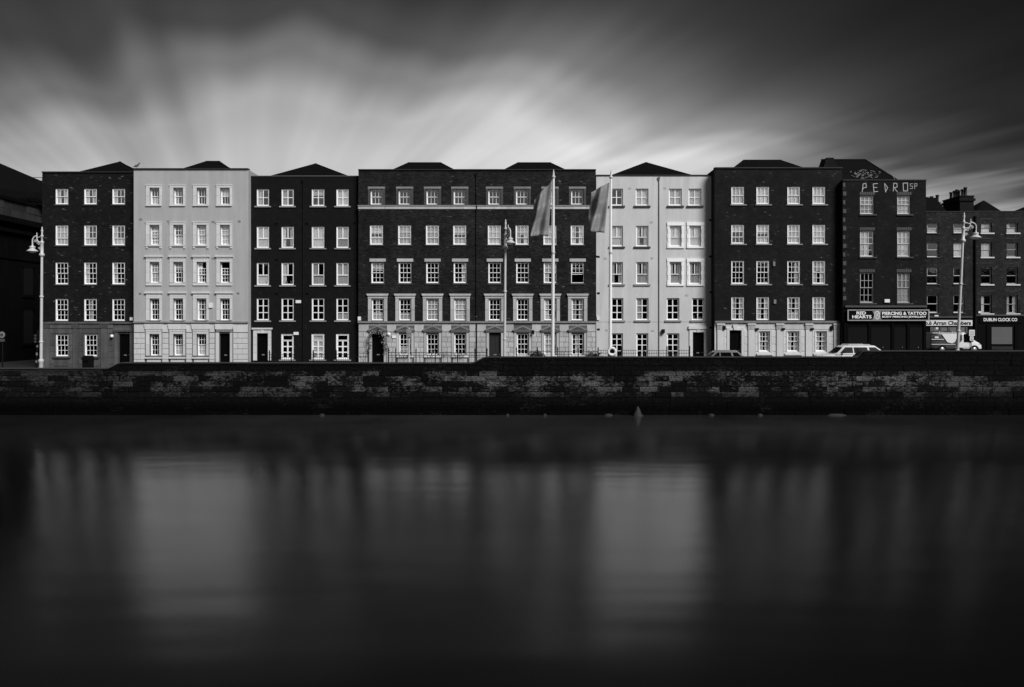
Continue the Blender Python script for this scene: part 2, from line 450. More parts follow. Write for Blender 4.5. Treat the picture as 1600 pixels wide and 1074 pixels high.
while True:
    z0 = Q0 + course * QH * 1.0 if course >= 0 else [-.5, .30][course + 2]
    z1 = z0 + QH if course >= 0 else [.30, Q0][course + 2]
    if z0 > 3.6: break
    x = -33 - random.random() * 1.2
    while x < 33:
        ln = random.uniform(.6, 1.45) * (1.35 if course < 0 else 1)
        a, b = x + .010, x + ln - .010
        zt = min(z1, top_z((a + b) / 2) - .0)
        zt = min(zt, top_z(a), top_z(b))
        if abs(top_z(a) - top_z(b)) > .02 and zt < z1:        # stones cut to the curve where the wall top steps up
            u = a
            while u < b - .01:
                v_ = min(u + .12, b); zc = min(z1, top_z(u + .01), top_z(v_ - .01))
                if zc - z0 > .03: rest.box(u, v_, QD - .012, QD + .03, z0 + .010, zc - .006)
                u = v_
        elif zt - z0 > .1:
            pr = random.uniform(-.008, .03)
            zz0, zz1 = z0 + .010, zt - .010
            if 1 <= course <= 5 and a < 29.6 and b > -29.6 and count < 300 and zt == z1:
                o = link('stone', QS, qw, (a, QD + .03, zz0))
                o.scale = (b - a, .03 + pr, zz1 - zz0); count += 1
            else: add_rest(a, b, zz0, zz1, pr)
        x += ln
    course += 1
o = rest.build('stonework', 'quay_stone', qw); o['kind'] = 'stuff'
# drain hole, weed hanging at the water line
for px, py, wd in ((541, 630, 4), (562, 634, 3)):
    mb = MB(); mb.box(XX(px, QD) - wd / 54, XX(px, QD) + wd / 54, QD - .045, QD + .0, ZZ(py + 4, QD), ZZ(py - 2, QD)); mb.build('drain_hole', 'black_paint', qw)
for px, wd, lab in ((504, 9, 'small weedy stone awash below the plain black brick house'), (950, 14, 'low weedy stone awash below the lifebuoy housing'), (1110, 10, 'weedy stone awash below the grey car'), (1186, 9, 'weedy stone awash below the white pilastered ground floor'), (851, 6, 'small weedy stone awash below the flagpole before the brick block'), (1305, 30, 'long flat weedy stone awash below the white estate car'), (793, 6, 'small weedy stone awash below the lamp before the brick block')):
    mb = MB(); x = XX(px, QD); h = .09
    mb.rings([[Vector((x + wd / 54 * math.cos(t * math.pi / 5) * k, QD - .16 + .14 * math.sin(t * math.pi / 5) * k, z)) for t in range(10)] for k, z in ((1, -.3), (1.05, .02), (.6, h))])
    o = mb.build('fallen_stone', 'weed')
    tag(o, lab, 'stone', 'weedy stones at the water line')
x = XX(995, QD)
mc = MB(); b_ = .26
mc.lathe([(b_ * 1.15, -.1), (b_ * 1.15, .03), (b_ * .9, .06), (b_ * .5, .33), (b_ * .16, .5), (b_ * .1, .52)], (x, QD - .35, .02), 10)
tag(mc.build('marker_cone', grey('cone_grey', .022, .7, .3, 6.0)), 'small grey cone standing in the water against the quay wall', 'cone')

# ------------------------------------------------------------------ buildings
def facade(name, mat, parent, x0, x1, z0, z1, Y, holes, depth=.28):
    hs = [h for h in holes if h[0] < x1 and h[1] > x0 and h[2] < z1 and h[3] > z0]
    ax = sorted(set([x0, x1] + [min(max(v, x0), x1) for h in hs for v in h[:2]]))
    az = sorted(set([z0, z1] + [min(max(v, z0), z1) for h in hs for v in h[2:]]))
    mb = MB()
    for i in range(len(ax) - 1):
        k = 0
        while k < len(az) - 1:
            mx, j = (ax[i] + ax[i + 1]) / 2, k
            def hole(j): mz = (az[j] + az[j + 1]) / 2; return any(h[0] < mx < h[1] and h[2] < mz < h[3] for h in hs)
            if hole(k): k += 1; continue
            while j < len(az) - 1 and not hole(j): j += 1
            mb.quad((ax[i], Y, az[k]), (ax[i + 1], Y, az[k]), (ax[i + 1], Y, az[j]), (ax[i], Y, az[j])); k = j
    for a, b, c, dd in hs:
        c2, d2 = max(c, z0), min(dd, z1)
        y1 = Y + depth
        mb.quad((a, Y, c2), (a, y1, c2), (a, y1, d2), (a, Y, d2)); mb.quad((b, y1, c2), (b, Y, c2), (b, Y, d2), (b, y1, d2))
        if c >= z0: mb.quad((a, Y, c), (b, Y, c), (b, y1, c), (a, y1, c))
        if dd <= z1: mb.quad((a, y1, dd), (b, y1, dd), (b, Y, dd), (a, Y, dd))
    return mb.build(name, mat, parent)

CACHE = {}
def cached(key, fn, name, mat):
    if key not in CACHE:
        mb = fn(); me = mb.mesh(name); me.materials.append(MAT[mat]); CACHE[key] = me
    return CACHE[key]

def sash_spec(kind):
    # each sash: bottom, top (fractions), rows, columns, set-back
    return {
        's11': [(.5, 1, 1, 3, 0), (0, .5, 1, 3, .05)],
        's21': [(.34, 1, 2, 3, 0), (0, .34, 1, 3, .05)],
        's22': [(.5, 1, 2, 3, 0), (0, .5, 2, 3, .05)],
        'c22': [(0, 1, 2, 2, 0)],
        'c21': [(.45, 1, 1, 2, 0), (0, .45, 1, 1, 0)],
        'c23': [(0, 1, 3, 2, 0)],
        'c123': [(.76, 1, 1, 1, 0), (0, .76, 3, 2, 0)],
        'c24': [(.78, 1, 1, 2, 0), (0, .78, 3, 2, 0)],
        'p11': [(.5, 1, 1, 1, 0), (0, .5, 1, 1, .05)],
        'o21': [(.38, .72, 2, 3, 0), (0, .42, 2, 3, .05)],        # upper sash let down
        'u22': [(.5, 1, 2, 3, 0), (.42, .92, 2, 3, .06)],          # lower sash thrown up
    }[kind]

def curtain_mesh(w, h, part, amp=.035):
    def fn():
        mb = MB(); nn = max(6, int(w / .06)); vs = []
        for zq in (0, h):
            for i in range(nn + 1):
                x = -w / 2 + w * i / nn
                vs.append((x, amp * math.sin(i * 1.7) + amp * .5 * math.sin(i * .7 + 1), zq))
        mb.add(vs, [(i, i + 1, nn + 2 + i, nn + 1 + i) for i in range(nn)], True); return mb
    return cached(('cur', round(w, 2), round(h, 2), part), fn, 'curtain', 'curtain')

def window(b, x0, x1, z0, z1, kind, cur='n', recess=.11, mat='frame_white', fr=.058, bar=.028, rail=.044, Y=None):
    Y = b.Y if Y is None else Y
    w, h = x1 - x0, z1 - z0
    key = (round(w, 2), round(h, 2), kind, mat, fr)
    def frame():
        mb = MB(); a = w / 2
        mb.box(-a, -a + fr, 0, .12, 0, h); mb.box(a - fr, a, 0, .12, 0, h)
        mb.box(-a + fr, a - fr, 0, .12, 0, fr); mb.box(-a + fr, a - fr, 0, .12, h - fr, h); return mb
    xc = (x0 + x1) / 2; y = Y + recess
    f = link('window', cached(key + ('f',), frame, 'window', mat), b.root, (xc, y, z0))
    iw, ih = w - 2 * fr, h - 2 * fr
    for k, (s0, s1, rows, cols, back) in enumerate(sash_spec(kind)):
        zb, zt = fr + ih * s0, fr + ih * s1
        if s0 > 0: zb -= rail * .35
        mid = rail * (1.25 if kind[0] == 'c' else 1)
        def sash(zb=zb, zt=zt, rows=rows, cols=cols, back=back):
            mb = MB(); a = iw / 2 - .002; y0, y1 = .03 + back, .075 + back
            mb.box(-a, -a + rail, y0, y1, zb, zt); mb.box(a - rail, a, y0, y1, zb, zt)
            mb.box(-a + rail, a - rail, y0, y1, zb, zb + rail); mb.box(-a + rail, a - rail, y0, y1, zt - rail, zt)
            for i in range(1, cols):
                xx = -a + rail / 2 + (2 * a - rail) * i / cols; t = (mid * 1.3 if cols == 2 else bar) / 2
                mb.box(xx - t, xx + t, y0 + .004, y1 - .004, zb + rail, zt - rail)
            for i in range(1, rows):
                q_ = zb + rail / 2 + (zt - zb - rail) * i / rows; t = (mid if cols == 2 else bar) / 2
                mb.box(-a + rail, a - rail, y0 + .007, y1 - .007, q_ - t, q_ + t)
            return mb
        me = cached(key + ('s', k), sash, 'sash', mat)
        link('sash', me, f, (xc, y, z0))
        big = cols <= 2
        nr, nc = (rows, cols) if big else (1, 1)
        for r in range(nr):
            for c in range(nc):
                aw = iw / nc; ahh = (zt - zb) / nr
                def pane(aw=aw, ahh=ahh):
                    mb = MB(); mb.quad((-aw / 2 + .012, 0, .012), (aw / 2 - .012, 0, .012), (aw / 2 - .012, 0, ahh - .012), (-aw / 2 + .012, 0, ahh - .012)); return mb
                me = cached(('pane', round(aw, 3), round(ahh, 3)), pane, 'pane', 'glass')
                link('pane', me, f, (xc - iw / 2 + aw * (c + .5), y + .052 + back, z0 + zb + ahh * r))
    # what hangs behind the glass
    yc = y + .14
    def hang(xa, xb, za, zb_, flat=False, amp=.03, mat2=None):
        if flat:
            mb = MB(); mb.box(xa, xb, yc, yc + .01, za, zb_); mb.build('blind', mat2 or 'blind', f)
        else:
            me = curtain_mesh(round(xb - xa, 2), round(zb_ - za, 2), amp, amp)
            link('curtain', me, f, ((xa + xb) / 2, yc, za))
    e = .03
    for cch in cur:
        if cch == 'b': hang(x0 + e, x1 - e, z0, z1, True)
        elif cch == 'g': hang(x0 + e, x1 - e, z0, z1, False, .02)
        elif cch == 't': hang(x0 + e, x1 - e, z0 + h * random.uniform(.5, .66), z1, True)
        elif cch == 'l': hang(x0 + e, x1 - e, z0, z0 + h * random.uniform(.35, .5), False, .02)
        elif cch == 'L': hang(x0 + e, x0 + w * random.uniform(.33, .48), z0, z1)
        elif cch == 'R': hang(x1 - w * random.uniform(.33, .48), x1 - e, z0, z1)
        elif cch == 'B': hang(x0 + e, x0 + w * .34, z0, z1); hang(x1 - w * .34, x1 - e, z0, z1)
        elif cch == 'v': hang(x0 + .3 * w, x0 + .62 * w, z0, z1)
        elif cch == 'k':       # bits and pieces standing on the inner sill
            for i in range(random.randint(2, 4)):
                xx = x0 + w * random.uniform(.16, .84); hh = random.uniform(.1, .34); rr_ = random.uniform(.03, .09); mb = MB()
                if random.random() < .5: mb.lathe([(rr_ * .7, 0), (rr_, hh * .4), (rr_ * random.uniform(.4, 1.1), hh * .8), (rr_ * .6, hh)], (xx, yc + .03, z0 + .06), 7)
                else: mb.box(xx - rr_, xx + rr_ * 1.4, yc + .02, yc + .06, z0 + .06, z0 + .06 + hh * .7)
                mb.build('ornament', 'clutter', f)
    return f

class Bld: pass
def building(name, label, px0, px1, D, top, wallmat, ground_split=None, groundmat=None, depth=10, cop='coping', cop_h=.12, cop_out=.09, base=None, shell=True):
    b = Bld(); b.Y = D; b.X = lambda p: XX(p, D); b.Z = lambda p: ZZ(p, D)
    b.x0, b.x1 = XX(px0, D), XX(px1, D); b.z1 = ZZ(top, D)
    b.base = (gz((b.x0 + b.x1) / 2) - .1) if base is None else base
    b.root = thing(name, label, 'building', ((b.x0 + b.x1) / 2, D, b.base))
    b.holes = []; b.wallmat = wallmat; b.gm = groundmat; b.gs = ground_split; b.depth = depth
    b.cop = (cop, cop_h, cop_out); b.shell = shell
    return b

def finish(b, floors=()):
    zs = b.base if b.gs is None else b.Z(b.gs)
    facade('wall', b.wallmat, b.root, b.x0, b.x1, zs, b.z1, b.Y, b.holes)
    if b.gs is not None: facade('ground_wall', b.gm, b.root, b.x0, b.x1, b.base, zs, b.Y, b.holes)
    e = .004; y0, y1 = b.Y + .003, b.Y + b.depth
    for x in (b.x0 + e, b.x1 - e):
        mb = MB(); mb.quad((x, y0, b.base), (x, y1, b.base), (x, y1, b.z1), (x, y0, b.z1)); mb.build('side_wall', b.wallmat, b.root)
    mb = MB(); mb.quad((b.x0 + e, y1, b.base), (b.x1 - e, y1, b.base), (b.x1 - e, y1, b.z1 - .8), (b.x0 + e, y1, b.z1 - .8)); mb.build('rear_wall', b.wallmat, b.root)
    zr = b.z1 - .7
    mb = MB(); mb.quad((b.x0 + e, b.Y + .3, zr), (b.x1 - e, b.Y + .3, zr), (b.x1 - e, y1, zr), (b.x0 + e, y1, zr)); mb.build('roof_deck', 'lead', b.root)
    mb = MB(); mb.quad((b.x0 + .01, b.Y + 5, b.base), (b.x1 - .01, b.Y + 5, b.base), (b.x1 - .01, b.Y + 5, zr - .01), (b.x0 + .01, b.Y + 5, zr - .01)); mb.build('inner_wall', 'interior', b.root)
    for fz in floors:
        mb = MB(); mb.box(b.x0 + .02, b.x1 - .02, b.Y + .3, b.Y + 4.98, fz - .12, fz); mb.build('floor', 'interior', b.root)
    c, ch, co = b.cop
    mb = MB(); mb.box(b.x0 - .01, b.x1 + .01, b.Y - co, b.Y + .34, b.z1 + .001, b.z1 + ch); mb.build('coping', c, b.root)

def trim(b, name, p0, p1, t, bt, proud, mat, parent=None, back=.02, inset=0):
    mb = MB(); mb.box(b.X(p0), b.X(p1), b.Y - proud, b.Y + back, b.Z(bt), b.Z(t)); return mb.build(name, mat, parent or b.root)
def prismpx(b, name, pts, proud, mat, parent=None, back=.02):
    mb = MB(); mb.prism([(b.X(x), b.Z(y)) for x, y in reversed(pts)], b.Y - proud, b.Y + back); return mb.build(name, mat, parent or b.root)
def win(b, p0, p1, t, bt, kind, cur='n', **k):
    x0, x1, z0, z1 = b.X(p0), b.X(p1), b.Z(bt), b.Z(t)
    b.holes.append((x0, x1, z0, z1)); return window(b, x0, x1, z0, z1, kind, cur, **k)
SU = {}
def ashlar(b, p0, p1, t, bt, mat, proud=.025, parent=None):
    if mat not in SU: SU[mat] = stone_mesh('stone', mat, .03)
    g = .011
    x0, x1, z0, z1 = b.X(p0) + g, b.X(p1) - g, b.Z(bt) + g, b.Z(t) - g
    o = link('stone', SU[mat], parent or b.root, (x0, b.Y + .01, z0)); o.scale = (x1 - x0, proud + .01, z1 - z0); return o
def hip(b, name, base, ridge, zb, back0=2.2, back1=5.2, mat='slate'):
    """hipped roof behind a parapet; base (px left, px right) and ridge [(px,py),(px,py)] read at their own depths"""
    D0, D1 = b.Y + back0, b.Y + back1
    zd = b.z1 - .69
    (ra, ya), (rb, yb) = ridge
    A, Bp = PT(ra, ya, D1), PT(rb, yb, D1)
    def down(px, py, apex):      # run the hip line a little past the parapet's sight line
        e = PT(px, py, D0); return apex + (e - apex) * 1.25
    el, er = down(base[0], base[2], A), down(base[1], base[2], Bp)
    z0 = min(el.z, er.z); yf = max(el.y, b.Y + .6); yr = 2 * D1 - yf
    xl, xr_ = el.x, er.x
    mb = MB(); vs = [(xl, yf, z0), (xr_, yf, z0), (xr_, yr, z0), (xl, yr, z0), A, Bp, (xl, yf, zd), (xr_, yf, zd), (xr_, yr, zd), (xl, yr, zd)]
    mb.add(vs, [(0, 1, 5, 4), (1, 2, 5), (2, 3, 4, 5), (3, 0, 4), (6, 7, 1, 0), (7, 8, 2, 1), (8, 9, 3, 2), (9, 6, 0, 3)])
    D0 = yf
    r = mb.build(name, mat, b.root)
    mb = MB(); mb.tube([A + Vector((0, 0, .01)), Bp + Vector((.02, 0, .01))], .06, 6); mb.build('ridge_tile', 'lead', r)
    for P_, xx in ((A, xl), (Bp, xr_)):
        mb = MB(); mb.tube([P_, Vector((xx, D0, z0))], .05, 6); mb.build('hip_tile', 'lead', r)
    return r
def door(b, p0, p1, t, bt, mat='black_paint', recess=.16, fan=False):
    x0, x1, z1 = b.X(p0), b.X(p1), b.Z(t); z0 = b.base + .02
    b.holes.append((x0, x1, b.base - .01, z1))
    Y = b.Y + recess; mb = MB(); mb.box(x0 + .05, x1 - .05, Y, Y + .05, z0, z1 - .05)
    dd = mb.build('door', mat, b.root)
    mb = MB(); mb.box(x0, x0 + .05, Y - .02, Y + .06, z0, z1); mb.box(x1 - .05, x1, Y - .02, Y + .06, z0, z1); mb.box(x0 + .05, x1 - .05, Y - .02, Y + .06, z1 - .05, z1); mb.build('door_frame', mat, dd)
    w, h = x1 - x0, z1 - z0
    for r0, r1 in ((.08, .36), (.46, .92)):
        for c0, c1 in ((.12, .46), (.54, .88)):
            mb = MB(); mb.box(x0 + w * c0, x0 + w * c1, Y - .012, Y, z0 + h * r0, z0 + h * r1); mb.build('door_panel', mat, dd)
    mb = MB(); mb.box(x0 + w * .38, x0 + w * .62, Y - .02, Y, z0 + h * .40, z0 + h * .43); mb.build('letterbox', 'alloy', dd)
    mb = MB(); mb.lathe([(.0, 0), (.03, .005), (.035, .03), (.0, .05)], (x0 + w * .86, Y - .03, z0 + h * .42), 8); mb.build('door_knob', 'alloy', dd)
    return dd
def alarm(b, px, py, wd=6, hd=5, mat='white_plastic', name='alarm_box', proud=.1):
    mb = MB(); mb.box(b.X(px - wd / 2), b.X(px + wd / 2), b.Y - proud, b.Y + .01, b.Z(py + hd / 2), b.Z(py + hd / 2) + hd / 20); 
    return mb.build(name, mat, b.root)
def vents(b, pts, mat='iron'):
    for px, py in pts:
        mb = MB(); mb.box(b.X(px - 2.2), b.X(px + 2.2), b.Y - .015, b.Y + .01, b.Z(py + 1.5), b.Z(py - 1.5)); mb.build('air_vent', mat, b.root)
def pipe(b, px, t, bt, r=.05, mat='iron', out=.09):
    mb = MB(); mb.tube([(b.X(px), b.Y - out, b.Z(bt)), (b.X(px), b.Y - out, b.Z(t))], r, 8); p = mb.build('downpipe', mat, b.root)
    mb = MB(); x, z = b.X(px), b.Z(t)
    mb.add([(x - .09, b.Y - out - .09, z + .25), (x + .09, b.Y - out - .09, z + .25), (x + .09, b.Y - .005, z + .25), (x - .09, b.Y - .005, z + .25),
            (x - .05, b.Y - out - .05, z), (x + .05, b.Y - out - .05, z), (x + .05, b.Y - .005, z), (x - .05, b.Y - .005, z)],
           [(3, 2, 1, 0), (4, 5, 6, 7), (0, 1, 5, 4), (1, 2, 6, 5), (2, 3, 7, 6), (3, 0, 4, 7)])
    mb.build('hopper_head', mat, p); return p

FL = lambda b: [b.Z(y) for y in (570, 513, 456, 400, 342)]

# ---- sooty brick house at the street corner
b = building('brick_house', 'sooty dark brick corner house with dirty stone ground floor, bin before it', 66, 208.5, 60.0, 270, 'brick_sooty', 505, 'stone_sooty', cop_h=.08)
B1 = b
for xc, cs in ((96.5, ('B', 'bk', 'n', 'n')), (141.2, ('B', 'Ll', 'L', 'v')), (185.2, ('L', 'Ll', 'Lk', 'n'))):
    for (t, bt, k), c in zip(((295, 319.5, 's11'), (352, 383.5, 's21'), (410, 444.5, 's22'), (467, 501.5, 's22')), cs):
        f = win(b, xc - 10, xc + 10, t, bt, k, c, recess=.05)
        trim(b, 'sill', xc - 11.5, xc + 11.5, bt + .1, bt + 2, .07, 'sill_dark', f)
for xc in (96.8, 142):
    f = win(b, xc - 10, xc + 10, 522.5, 557, 's22', 'n', recess=.06)
    trim(b, 'sill', xc - 14, xc + 14, 557.2, 560, .12, 'trim_dark', f)
    trim(b, 'apron', xc - 12, xc + 12, 563, 572, .04, 'stone_sooty', f)
dd = door(b, 185.8, 203, 522, 569)
trim(b, 'string_course', 66.2, 208.3, 503.2, 506, .12, 'stone_sooty')
for a, c in ((67, 77), (114.5, 122.5), (158.5, 167.5)):
    trim(b, 'pilaster', a, c, 513.5, 578, .09, 'stone_sooty'); trim(b, 'capital', a - 1, c + 1, 506.5, 513, .12, 'trim_dark')
for a, c in ((78, 113.5), (123.5, 157.5), (168.5, 177)):
    ashlar(b, a, c, 507, 514, 'stone_sooty', .05); ashlar(b, a, c, 514.5, 521.3, 'stone_sooty', .03)
for a, c in ((78, 85.5), (107.5, 113.8), (123.2, 130.5), (153, 158)):
    for k in range(5): ashlar(b, a, c, 522 + k * 9.5, 531.2 + k * 9.5, 'stone_sooty', .02)
for k in range(5): ashlar(b, 168.4, 178, 522 + k * 9.5, 531.2 + k * 9.5, 'stone_sooty', .02)
trim(b, 'door_jamb', 179.5, 185, 519, 577, .08, 'stone_sooty', dd); trim(b, 'door_jamb', 203.6, 208.2, 519, 577, .08, 'stone_sooty', dd)
trim(b, 'entablature', 178.5, 208.3, 512.5, 518.8, .14, 'stone_sooty', dd)
for k in range(9): trim(b, 'dentil', 181 + k * 2.9, 182.6 + k * 2.9, 516, 518, .17, 'trim_dark', dd)
mb = MB(); mb.lathe([(0, -.14), (.1, -.1), (.14, 0), (.1, .1), (0, .14)], (b.X(176.5), b.Y - .16, b.Z(525.5)), 10); mb.build('globe_lamp', 'white_plastic', b.root)
alarm(b, 206, 498.5, 4.5, 5); vents(b, [(207, 347), (207, 400)])
finish(b, FL(b)); hip(b, 'roof', (120, 217, 270), ((186.5, 253.5), (188, 253.5)), 0)

# ---- pale painted house with stone window surrounds
b = building('painted_house', 'pale painted house with stone window surrounds and rusticated light ground floor', 209, 388, 59.4, 265.3, 'paint_light', 505, 'joint', cop='coping', cop_h=.10)
B2 = b
cols = (241.6, 278.6, 315.1, 351.6)
def surround(b, f, xa, xb, t, bt, th, mat, proud=.06, jt=None, jb=None, ja=None):
    """left and right jambs plus head round the opening xa..xb"""
    ja = ja or th
    for a, c in ((xa - ja, xa), (xb, xb + th)):
        h = (bt - t) / 2
        for k in range(2): trim(b, 'jamb', a, c, t + k * h + .12, t + (k + 1) * h - .12, proud, mat, f)
    trim(b, 'head', xa - ja, xb + th, t - 3.2, t - .1, proud + .012, mat, f)
for i, xc in enumerate(cols):
    xa, xb = xc - 7.7, xc + 7.7
    sa, sb = xa - 5.6, xb + 3.4
    f = win(b, xa, xb, 293.6, 319.6, 's11', ('kl', 'L', 'n', 't')[i], recess=.2, fr=.045, rail=.045)
    surround(b, f, xa, xb, 293.6, 319.6, 3.4, 'trim_white', .05, ja=5.6); trim(b, 'cornice', sa - .6, sb + .6, 289.2, 290.3, .09, 'trim_white', f); trim(b, 'sill', sa, sb, 319.8, 322.4, .1, 'trim_white', f)
    f = win(b, xa, xb, 351.6, 382.6, ('o21', 's22', 's22', 's22')[i], ('g', 'l', 'b', 'b')[i], recess=.2, fr=.045, rail=.045)
    surround(b, f, xa, xb, 351.6, 382.6, 3.4, 'trim_white', .05, ja=5.6); trim(b, 'cornice', sa - .6, sb + .6, 347, 348.2, .09, 'trim_white', f); trim(b, 'sill', sa, sb, 382.8, 385.2, .1, 'trim_white', f)
    for p in (sa, sb - 3): trim(b, 'bracket', p, p + 3, 385.3, 388.5, .07, 'trim_white', f)
    f = win(b, xa, xb, 409.4, 442, ('s22', 's22', 'o21', 'o21')[i], ('g', 't', 'L', 'n')[i], recess=.2, fr=.045, rail=.045)
    surround(b, f, xa, xb, 409.4, 442, 3.4, 'trim_white', .05, ja=5.6); trim(b, 'frieze', sa + .4, sb - .4, 402, 406, .07, 'trim_white', f); trim(b, 'cornice', sa - 1.6, sb + 1.6, 399.6, 401.8, .16, 'trim_white', f); trim(b, 'sill', sa, sb, 443, 446.3, .08, 'trim_white', f)
    for k in range(11): trim(b, 'dentil', sa + .6 + k * 2.1, sa + 1.6 + k * 2.1, 402.2, 403.4, .12, 'trim_white', f)
    f = win(b, xa, xb, 466.6, 500.6, 's22', ('n', 'n', 'B', 'n')[i], recess=.2, fr=.045, rail=.045)
    surround(b, f, xa, xb, 466.6, 500.6, 3.4, 'trim_white', .05, ja=5.6); trim(b, 'frieze', sa + .4, sb - .4, 459, 463.3, .07, 'trim_white', f); trim(b, 'cornice', sa - 1.6, sb + 1.6, 456.2, 458.8, .16, 'trim_white', f)
    trim(b, 'sill', xa - 1, xb + 1, 500.8, 502.3, .14, 'trim_grey', f)
    if i < 3:
        f = win(b, xa, xb, 522, 556, 's22', ('n', 'l', 'l')[i], recess=.2, fr=.045, rail=.045)
        surround(b, f, xa, xb, 522, 556, 3.4, 'stone_base', .07, ja=5.6)
        trim(b, 'sill', sa - .4, sb + .4, 558, 560.6, .15, 'stone_base', f); trim(b, 'apron', xa - 4, xb + 2, 562, 575, .05, 'stone_base', f)
    else:
        f = door(b, xc - 8.6, xc + 7.7, 521.2, 569, recess=.22)
        trim(b, 'door_jamb', sa - 1, xc - 9, 520, 572, .08, 'stone_base', f); trim(b, 'door_jamb', xc + 8.2, sb + .5, 520, 572, .08, 'stone_base', f)
        for k in range(12): trim(b, 'dentil', sa + .3 + k * 2.1, sa + 1.4 + k * 2.1, 515.2, 516.8, .17, 'trim_grey', f)
    prismpx(b, 'entablature', [(sa - 2.2, 506.6), (sb + 2.2, 506.6), (sb + 1, 514.8), (sa - 1, 514.8)], .13, 'stone_base', f)
    trim(b, 'frieze', sa, sb, 515, 518.4, .1, 'stone_base', f)
trim(b, 'string_course', 209.1, 387.8, 502.6, 505.2, .13, 'trim_grey')
piers = ((209.3, 226.6), (253.6, 263.6), (291, 300.4), (327.2, 335.6), (364.4, 387.6))
for j, (a, c) in enumerate(piers):
    ashlar(b, a, c, 506, 519.8, 'stone_base', .03)
    for k in range(7):
        t = 520.6 + k * 8.3
        if c - a > 14:
            s = a + (c - a) * (.26 if k % 2 else .6)
            if j == 4: s = a + (c - a) * (.6 if k % 2 else .3)
            ashlar(b, a, s, t, t + 8.2, 'stone_base', .03); ashlar(b, s, c, t, t + 8.2, 'stone_base', .03)
        else: ashlar(b, a, c, t, t + 8.2, 'stone_base', .03)
vents(b, [(222, 516.5), (259, 519.5), (332, 519.5), (374, 516)]); vents(b, [(220, 343), (263, 346), (333, 347), (374, 346), (219, 459), (372, 458.5)], 'trim_grey')
vents(b, [(333, 404)], 'trim_grey')
alarm(b, 329.5, 477.5, 6, 7.5)
finish(b, FL(b)); hip(b, 'roof', (285, 360, 264.5), ((322, 252.8), (343, 252.8)), 0)

# ---- plain dark brick house
b = building('brick_house', 'plain smooth black brick house with paired casement windows and white door surround', 388.6, 559.5, 60.0, 276, 'brick_plain', cop='coping_pale', cop_h=.06, cop_out=.05)
B3 = b
ks = (('L', 'b', 'lk', 'n'), ('L', 'B', 'Lk', 'n'), ('tk', 'g', 'Ll', 'n'), ('b', 'gl', 'g', 'l'))
for (xa, xb), cs in zip(((401, 420.5), (439.6, 459.2), (487, 507), (525.5, 545)), ks):
    for (t, bt, k), c in zip(((295.5, 322, 'c22'), (354, 387.6, 'c21'), (410.5, 445.8, 'c21'), (466, 500.8, 'c23')), cs):
        f = win(b, xa, xb, t, bt, k, c, recess=.06)
        trim(b, 'sill', xa - 3, xb + 3, bt + .3, bt + 2.3, .09, 'sill_grey', f)
for (xa, xb), c in zip(((439.2, 459.2), (486.6, 507), (525, 545.6)), ('n', 'gk', 'n')):
    f = win(b, xa, xb, 521.6, 562, 'c123', c, recess=.05, fr=.08, rail=.07); trim(b, 'sill', xa - 3, xb + 3, 562.2, 564.2, .09, 'sill_grey', f)
dd = door(b, 402, 418.8, 521, 569)
for a, c in ((396, 401.7), (419.1, 424)):
    for k in range(4): trim(b, 'quoin', a, c, 515.6 + k * 12, 527.4 + k * 12, .07, 'stone_base', dd)
trim(b, 'lintel', 401.9, 418.9, 515.6, 520.8, .07, 'stone_base', dd); trim(b, 'cornice', 394, 426, 512.4, 515, .15, 'trim_white', dd)
trim(b, 'keystone', 408, 412.6, 514.9, 520.9, .1, 'trim_white', dd)
pipe(b, 474, 286, 570, .045, 'brick_plain', .06)
alarm(b, 466.5, 471.6, 8, 4.6); alarm(b, 463, 521.2, 7.6, 4.4); vents(b, [(391.5, 346.5), (432, 349.5), (479, 349.5), (554, 349), (391.5, 402), (432, 406.5), (391, 458), (432, 459.5), (480, 459.5)], 'black_paint')
finish(b, FL(b)); hip(b, 'roof', (425, 542, 275), ((492, 256.6), (494, 256.6)), 0)

